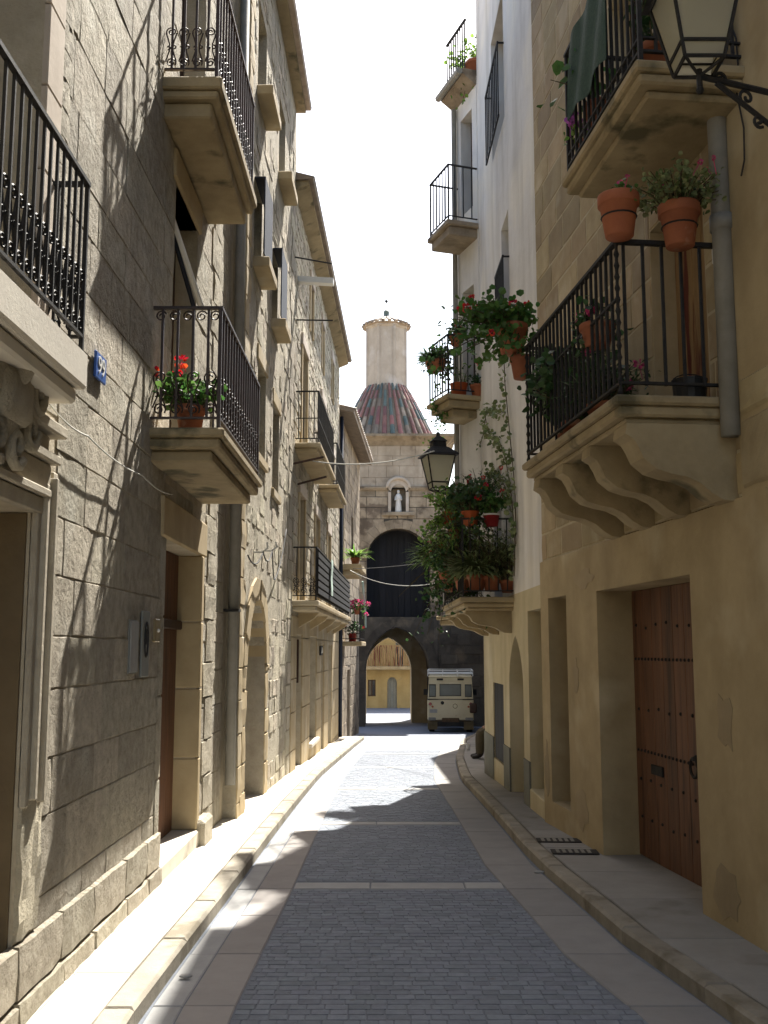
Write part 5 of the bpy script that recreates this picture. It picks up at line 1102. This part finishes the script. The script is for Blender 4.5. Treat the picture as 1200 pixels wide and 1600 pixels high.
# ================================================================ parked off-road vehicle
def truck():
    t = thing('parked_car', 'old boxy cream off-road estate car with roof rack parked by the gate', 'car', (2.30,36.0,gz(37.5)+.012), R(-3.4))
    hw = .80; L = 4.3
    bd = MB(); bd.bbox(-hw,hw,0,L-1.25,.47,1.18,.03); bd.bbox(-hw,hw,L-1.25,L,.52,1.02,.04); bd.build('lower_body', M_TRUCK, t)
    up = MB(); a, b = hw-.01, hw-.06
    up.hexa([(-a,.02,1.181),(a,.02,1.181),(a,L-1.3,1.181),(-a,L-1.3,1.181),(-b,.08,1.92),(b,.08,1.92),(b,L-1.75,1.92),(-b,L-1.75,1.92)]); cab = up.build('upper_body', M_TRUCK, t)
    MB().bbox(-b-.02,b+.02,.05,L-1.7,1.921,1.975,.02).build('roof', M_TRUCK, t)
    bw_ = MB().bbox(-.62,.62,L-1.24,L-.02,1.021,1.09,.03).build('bonnet', M_TRUCK, t)
    rear = lambda z: .02+.06*(z-1.18)/.74 if z > 1.18 else 0
    def panel(name, x0,x1,z0,z1,out,matl,par,th=.02):
        y0,y1 = rear(z0)-out, rear(z1)-out; return MB().hexa([(x0,y0,z0),(x1,y0,z0),(x1,y0+th,z0),(x0,y0+th,z0),(x0,y1,z1),(x1,y1,z1),(x1,y1+th,z1),(x0,y1+th,z1)]).build(name, matl, par)
    dr = panel('rear_door', -.42,.42,.62,1.179,.022,M_TRUCK,t); dru = panel('rear_door', -.42,.42,1.183,1.80,.022,M_TRUCK,t)
    panel('window_seal', -.375,.375,1.29,1.70,.026,M_TYRE,dru); panel('rear_window', -.35,.35,1.315,1.675,.032,M_CGLASS,dru)
    panel('waist_strip', -.79,.79,1.165,1.195,.028,M_TYRE,t)
    for s in (-1,1):
        panel('corner_window_seal', min(s*.5,s*.74),max(s*.5,s*.74),1.26,1.69,.012,M_TYRE,t); panel('corner_window', min(s*.52,s*.72),max(s*.52,s*.72),1.29,1.66,.02,M_CGLASS,t)
        panel('vent', min(s*.25,s*.47) ,max(s*.25,s*.47),1.83,1.89,.03,M_TYRE,t)
        l = MB().lathe([(.055,0),(.055,.03),(.04,.045)], n=12).build('tail_light', M_REDL, t, loc=(s*.70,-.0,1.02)); l.rotation_euler = (R(90),0,0)
        l = MB().lathe([(.035,0),(.035,.02),(.02,.03)], n=12).build('indicator', M_ORANGE, t, loc=(s*.62,-.0,.93)); l.rotation_euler = (R(90),0,0)
        MB().bbox(s*.63-.17,s*.63+.17,.38,.40,.12,.56,.005).build('mudflap', M_MUDF, t)
        MB().bbox(s*.64-.13,s*.64+.13,-.06,.04,.46,.56,.015).build('bumper', M_ZINC, t)
        MB().hexa([(s*hw-.004,.35,1.28),(s*hw+.004,.35,1.28),(s*hw+.004,1.4,1.28),(s*hw-.004,1.4,1.28),(s*(hw-.05)-.004,.38,1.72),(s*(hw-.05)+.004,.38,1.72),(s*(hw-.05)+.004,1.37,1.72),(s*(hw-.05)-.004,1.37,1.72)]).build('side_window', M_GLASS, t)
        MB().bbox(s*(hw+.12)-.07,s*(hw+.12)+.07,L-1.35,L-1.32,1.2,1.42,.01).build('mirror', M_TYRE, t)
    panel('number_plate', -.72,-.46,.72,.84,.02,M_PAPER,t)
    h_ = MB().lathe([(.06,0),(.06,.02),(.03,.05)], n=12).build('door_handle', M_TYRE, t, loc=(-.28,-.02,1.06)); h_.rotation_euler = (R(90),0,0)
    e_ = MB().tube([(.16+.075*math.cos(q),-.03,.95+.075*math.sin(q)) for q in [k*math.pi/8 for k in range(17)]], .008, 5).build('round_mark', M_MUD, dr)
    MB().box(-.7,.7,.1,L-.2,.42,.52).build('chassis', M_MUD, t); MB().bbox(-.3,.3,-.03,.06,.4,.55,.02).build('tow_plate', M_MUD, t)
    for s in (-1,1):
        for y in (.85,3.45):
            wt = MB().lathe([(.2,-.1),(.34,-.1),(.38,-.07),(.385,0),(.38,.07),(.34,.1),(.2,.1)], n=24).build('wheel', M_TYRE, t, loc=(s*.66,y,.385)); wt.rotation_euler = (0,R(90),0)
            MB().lathe([(.05,-.07),(.2,-.05),(.21,.05),(.05,.09)], n=18).build('rim', M_TRUCK, wt)
    rk = MB()
    for z in (2.06,2.17):
        rk.tube([(-.78,.0,z),(.78,.0,z),(.78,2.4,z),(-.78,2.4,z),(-.78,.0,z)], .018, 6)
    RK = rk.build('roof_rack', M_WHT, t)
    for x in (-.78,-.26,.26,.78):
        for y in (0,2.4): MB().tube([(x,y,1.97),(x,y,2.17)], .014, 5).build('rack_post', M_WHT, RK)
    for k in range(7): MB().tube([(-.78,.2+k*.35,2.05),(.78,.2+k*.35,2.05)], .012, 5).build('rack_slat', M_WHT, RK)
    can = MB().bbox(.66,.9,-.1,.06,.72,1.05,.03).build('hanging_can', M_DWOOD, t)
truck()

# ================================================================ seated person at the corner
def person():
    t = thing('person', 'person in khaki trousers and dark shoes sitting on the doorstep at the white house corner', 'person', (2.25,19.9,0), 0)
    g0 = gz(19.9)+KH
    V, Rr, Ed = [], [], []
    def v(p, r): V.append(p); Rr.append(r); return len(V)-1
    def ch(i, pts):
        for p, r in pts: j = v(p, r); Ed.append((i,j)); i = j
        return i
    pel = v((.05,0,g0+.50), .14)
    chest = ch(pel, [((.06,0,g0+.66),.13),((.07,0,g0+.82),.145),((.05,0,g0+.95),.12)]); neck = ch(chest, [((.03,0,g0+1.04),.055)]); ch(neck, [((.01,0,g0+1.12),.08),((.0,0,g0+1.20),.095),((.01,0,g0+1.27),.075)])
    feet = []
    for s in (-1,1):
        k = ch(pel, [((-.02,s*.10,g0+.49),.095),((-.30,s*.12,g0+.52),.075),((-.42,s*.12,g0+.49),.085)]); a = ch(k, [((-.42,s*.12,g0+.30),.088),((-.43,s*.12,g0+.09),.075)]); ch(a, [((-.47,s*.12,g0+.05),.045),((-.60,s*.13,g0+.035),.034)])
        e = ch(chest, [((.04,s*.17,g0+.92),.06),((.0,s*.22,g0+.68),.045)]); w_ = ch(e, [((-.22,s*.15,g0+.60),.032)]); h = ch(w_, [((-.29,s*.13,g0+.59),.028)])
        for q in range(4): ch(h, [((-.34,s*.13+(q-1.5)*.02,g0+.585),.009),((-.375+.005*abs(q-1.5),s*.13+(q-1.5)*.022,g0+.565),.008)])
        ch(h, [((-.29,s*.10,g0+.58),.01),((-.32,s*.085,g0+.57),.009)])
    me = bpy.data.meshes.new('body'); me.from_pydata(V, Ed, []); o = bpy.data.objects.new('body', me); COL.objects.link(o)
    md = o.modifiers.new('s','SKIN'); sv = me.skin_vertices[0].data
    for i, r in enumerate(Rr): sv[i].radius = (r,r); sv[i].use_root = (i == 0)
    sb = o.modifiers.new('u','SUBSURF'); sb.levels = sb.render_levels = 2
    dg = bpy.context.evaluated_depsgraph_get(); m2 = bpy.data.meshes.new_from_object(o.evaluated_get(dg)); bpy.data.objects.remove(o)
    m2.materials.clear()
    for mm in (M_SKIN,M_TROU,M_SHIRT,M_SHOE,M_HAIR): m2.materials.append(mm)
    for p in m2.polygons:
        c = p.center; z = c.z-g0; p.use_smooth = True
        p.material_index = 3 if z < .10 else 1 if (z < .575 and c.x > -.52 and not (abs(c.y) > .02 and c.x < -.2 and z > .57)) else 2 if z < .985 and not (c.x < -.2) else 4 if (z > 1.2 or (z > 1.1 and c.x > .05)) else 0
    ob('body', m2, t)
    hd = MB()
    for s in (-1,1): hd.ball((-.085,s*.03,g0+1.20), .01, 6, 5)
    for s in (-1,1): MB().ball((-.082,s*.034,g0+1.185), .012, 8, 6).build('eye', M_WHT, t)
    MB().hexa([(-.085,-.012,g0+1.14),(-.115,-.01,g0+1.145),(-.115,.01,g0+1.145),(-.085,.012,g0+1.14),(-.08,-.006,g0+1.19),(-.09,-.004,g0+1.19),(-.09,.004,g0+1.19),(-.08,.006,g0+1.19)]).build('nose', M_SKIN, t)
    st = thing('doorstep', 'low stone step under the seated person at the corner', 'step', (2.28,19.94,g0), 0); MB().bbox(-.10,.6,-.35,.5,-.05,.37,.02).build('step_block', M_SLABR, st)
person()
# ---------------------------------------------------------------- small things on the pavement
def gcover(px, py, lab, w_, d_):
    p = onG(px, py, KH); t = thing('utility_cover', lab, 'drain cover', (p.x,p.y,gz(p.y)+KH+.002), R(-3)); MB().bbox(-w_/2,w_/2,-d_/2,d_/2,0,.008,.003).build('plate', M_IRON, t)
    for k in range(6): MB().box(-w_/2+.04+k*(w_-.08)/6,-w_/2+.04+k*(w_-.08)/6+.03,-d_/2+.03,d_/2-.03,.0081,.011).build('rib', M_ZINC, t)
gcover(873,1314,'dark metal cover in the right pavement, the farther of two',.40,.2); gcover(898,1332,'dark metal cover in the right pavement, the nearer of two',.40,.2)
p = onG(731,1172,KH); t = thing('paper_cup', 'small white paper cup on the pavement beside the seated person', 'cup', (p.x,p.y,gz(p.y)+KH)); MB().lathe([(.035,0),(.036,.005),(.048,.13),(.051,.135),(.045,.13),(.034,.02)], n=14).build('cup', M_WHT, t)
p = onG(290,1532,0); t = thing('paper_scrap', 'crumpled white paper scrap in the left gutter', 'litter', (p.x,p.y,gz(p.y)+.012)); MB().ball((0,0,.012), .03, 7, 5, (1.3,.8,.4)).build('scrap', M_PAPER, t)
p = onG(842,1366,0); t = thing('paper_scrap', 'flat pale scrap lying by the right kerb', 'litter', (p.x,p.y,gz(p.y)+.012)); MB().ball((0,0,.008), .035, 7, 5, (1.4,.7,.25)).build('scrap', M_PAPER, t)
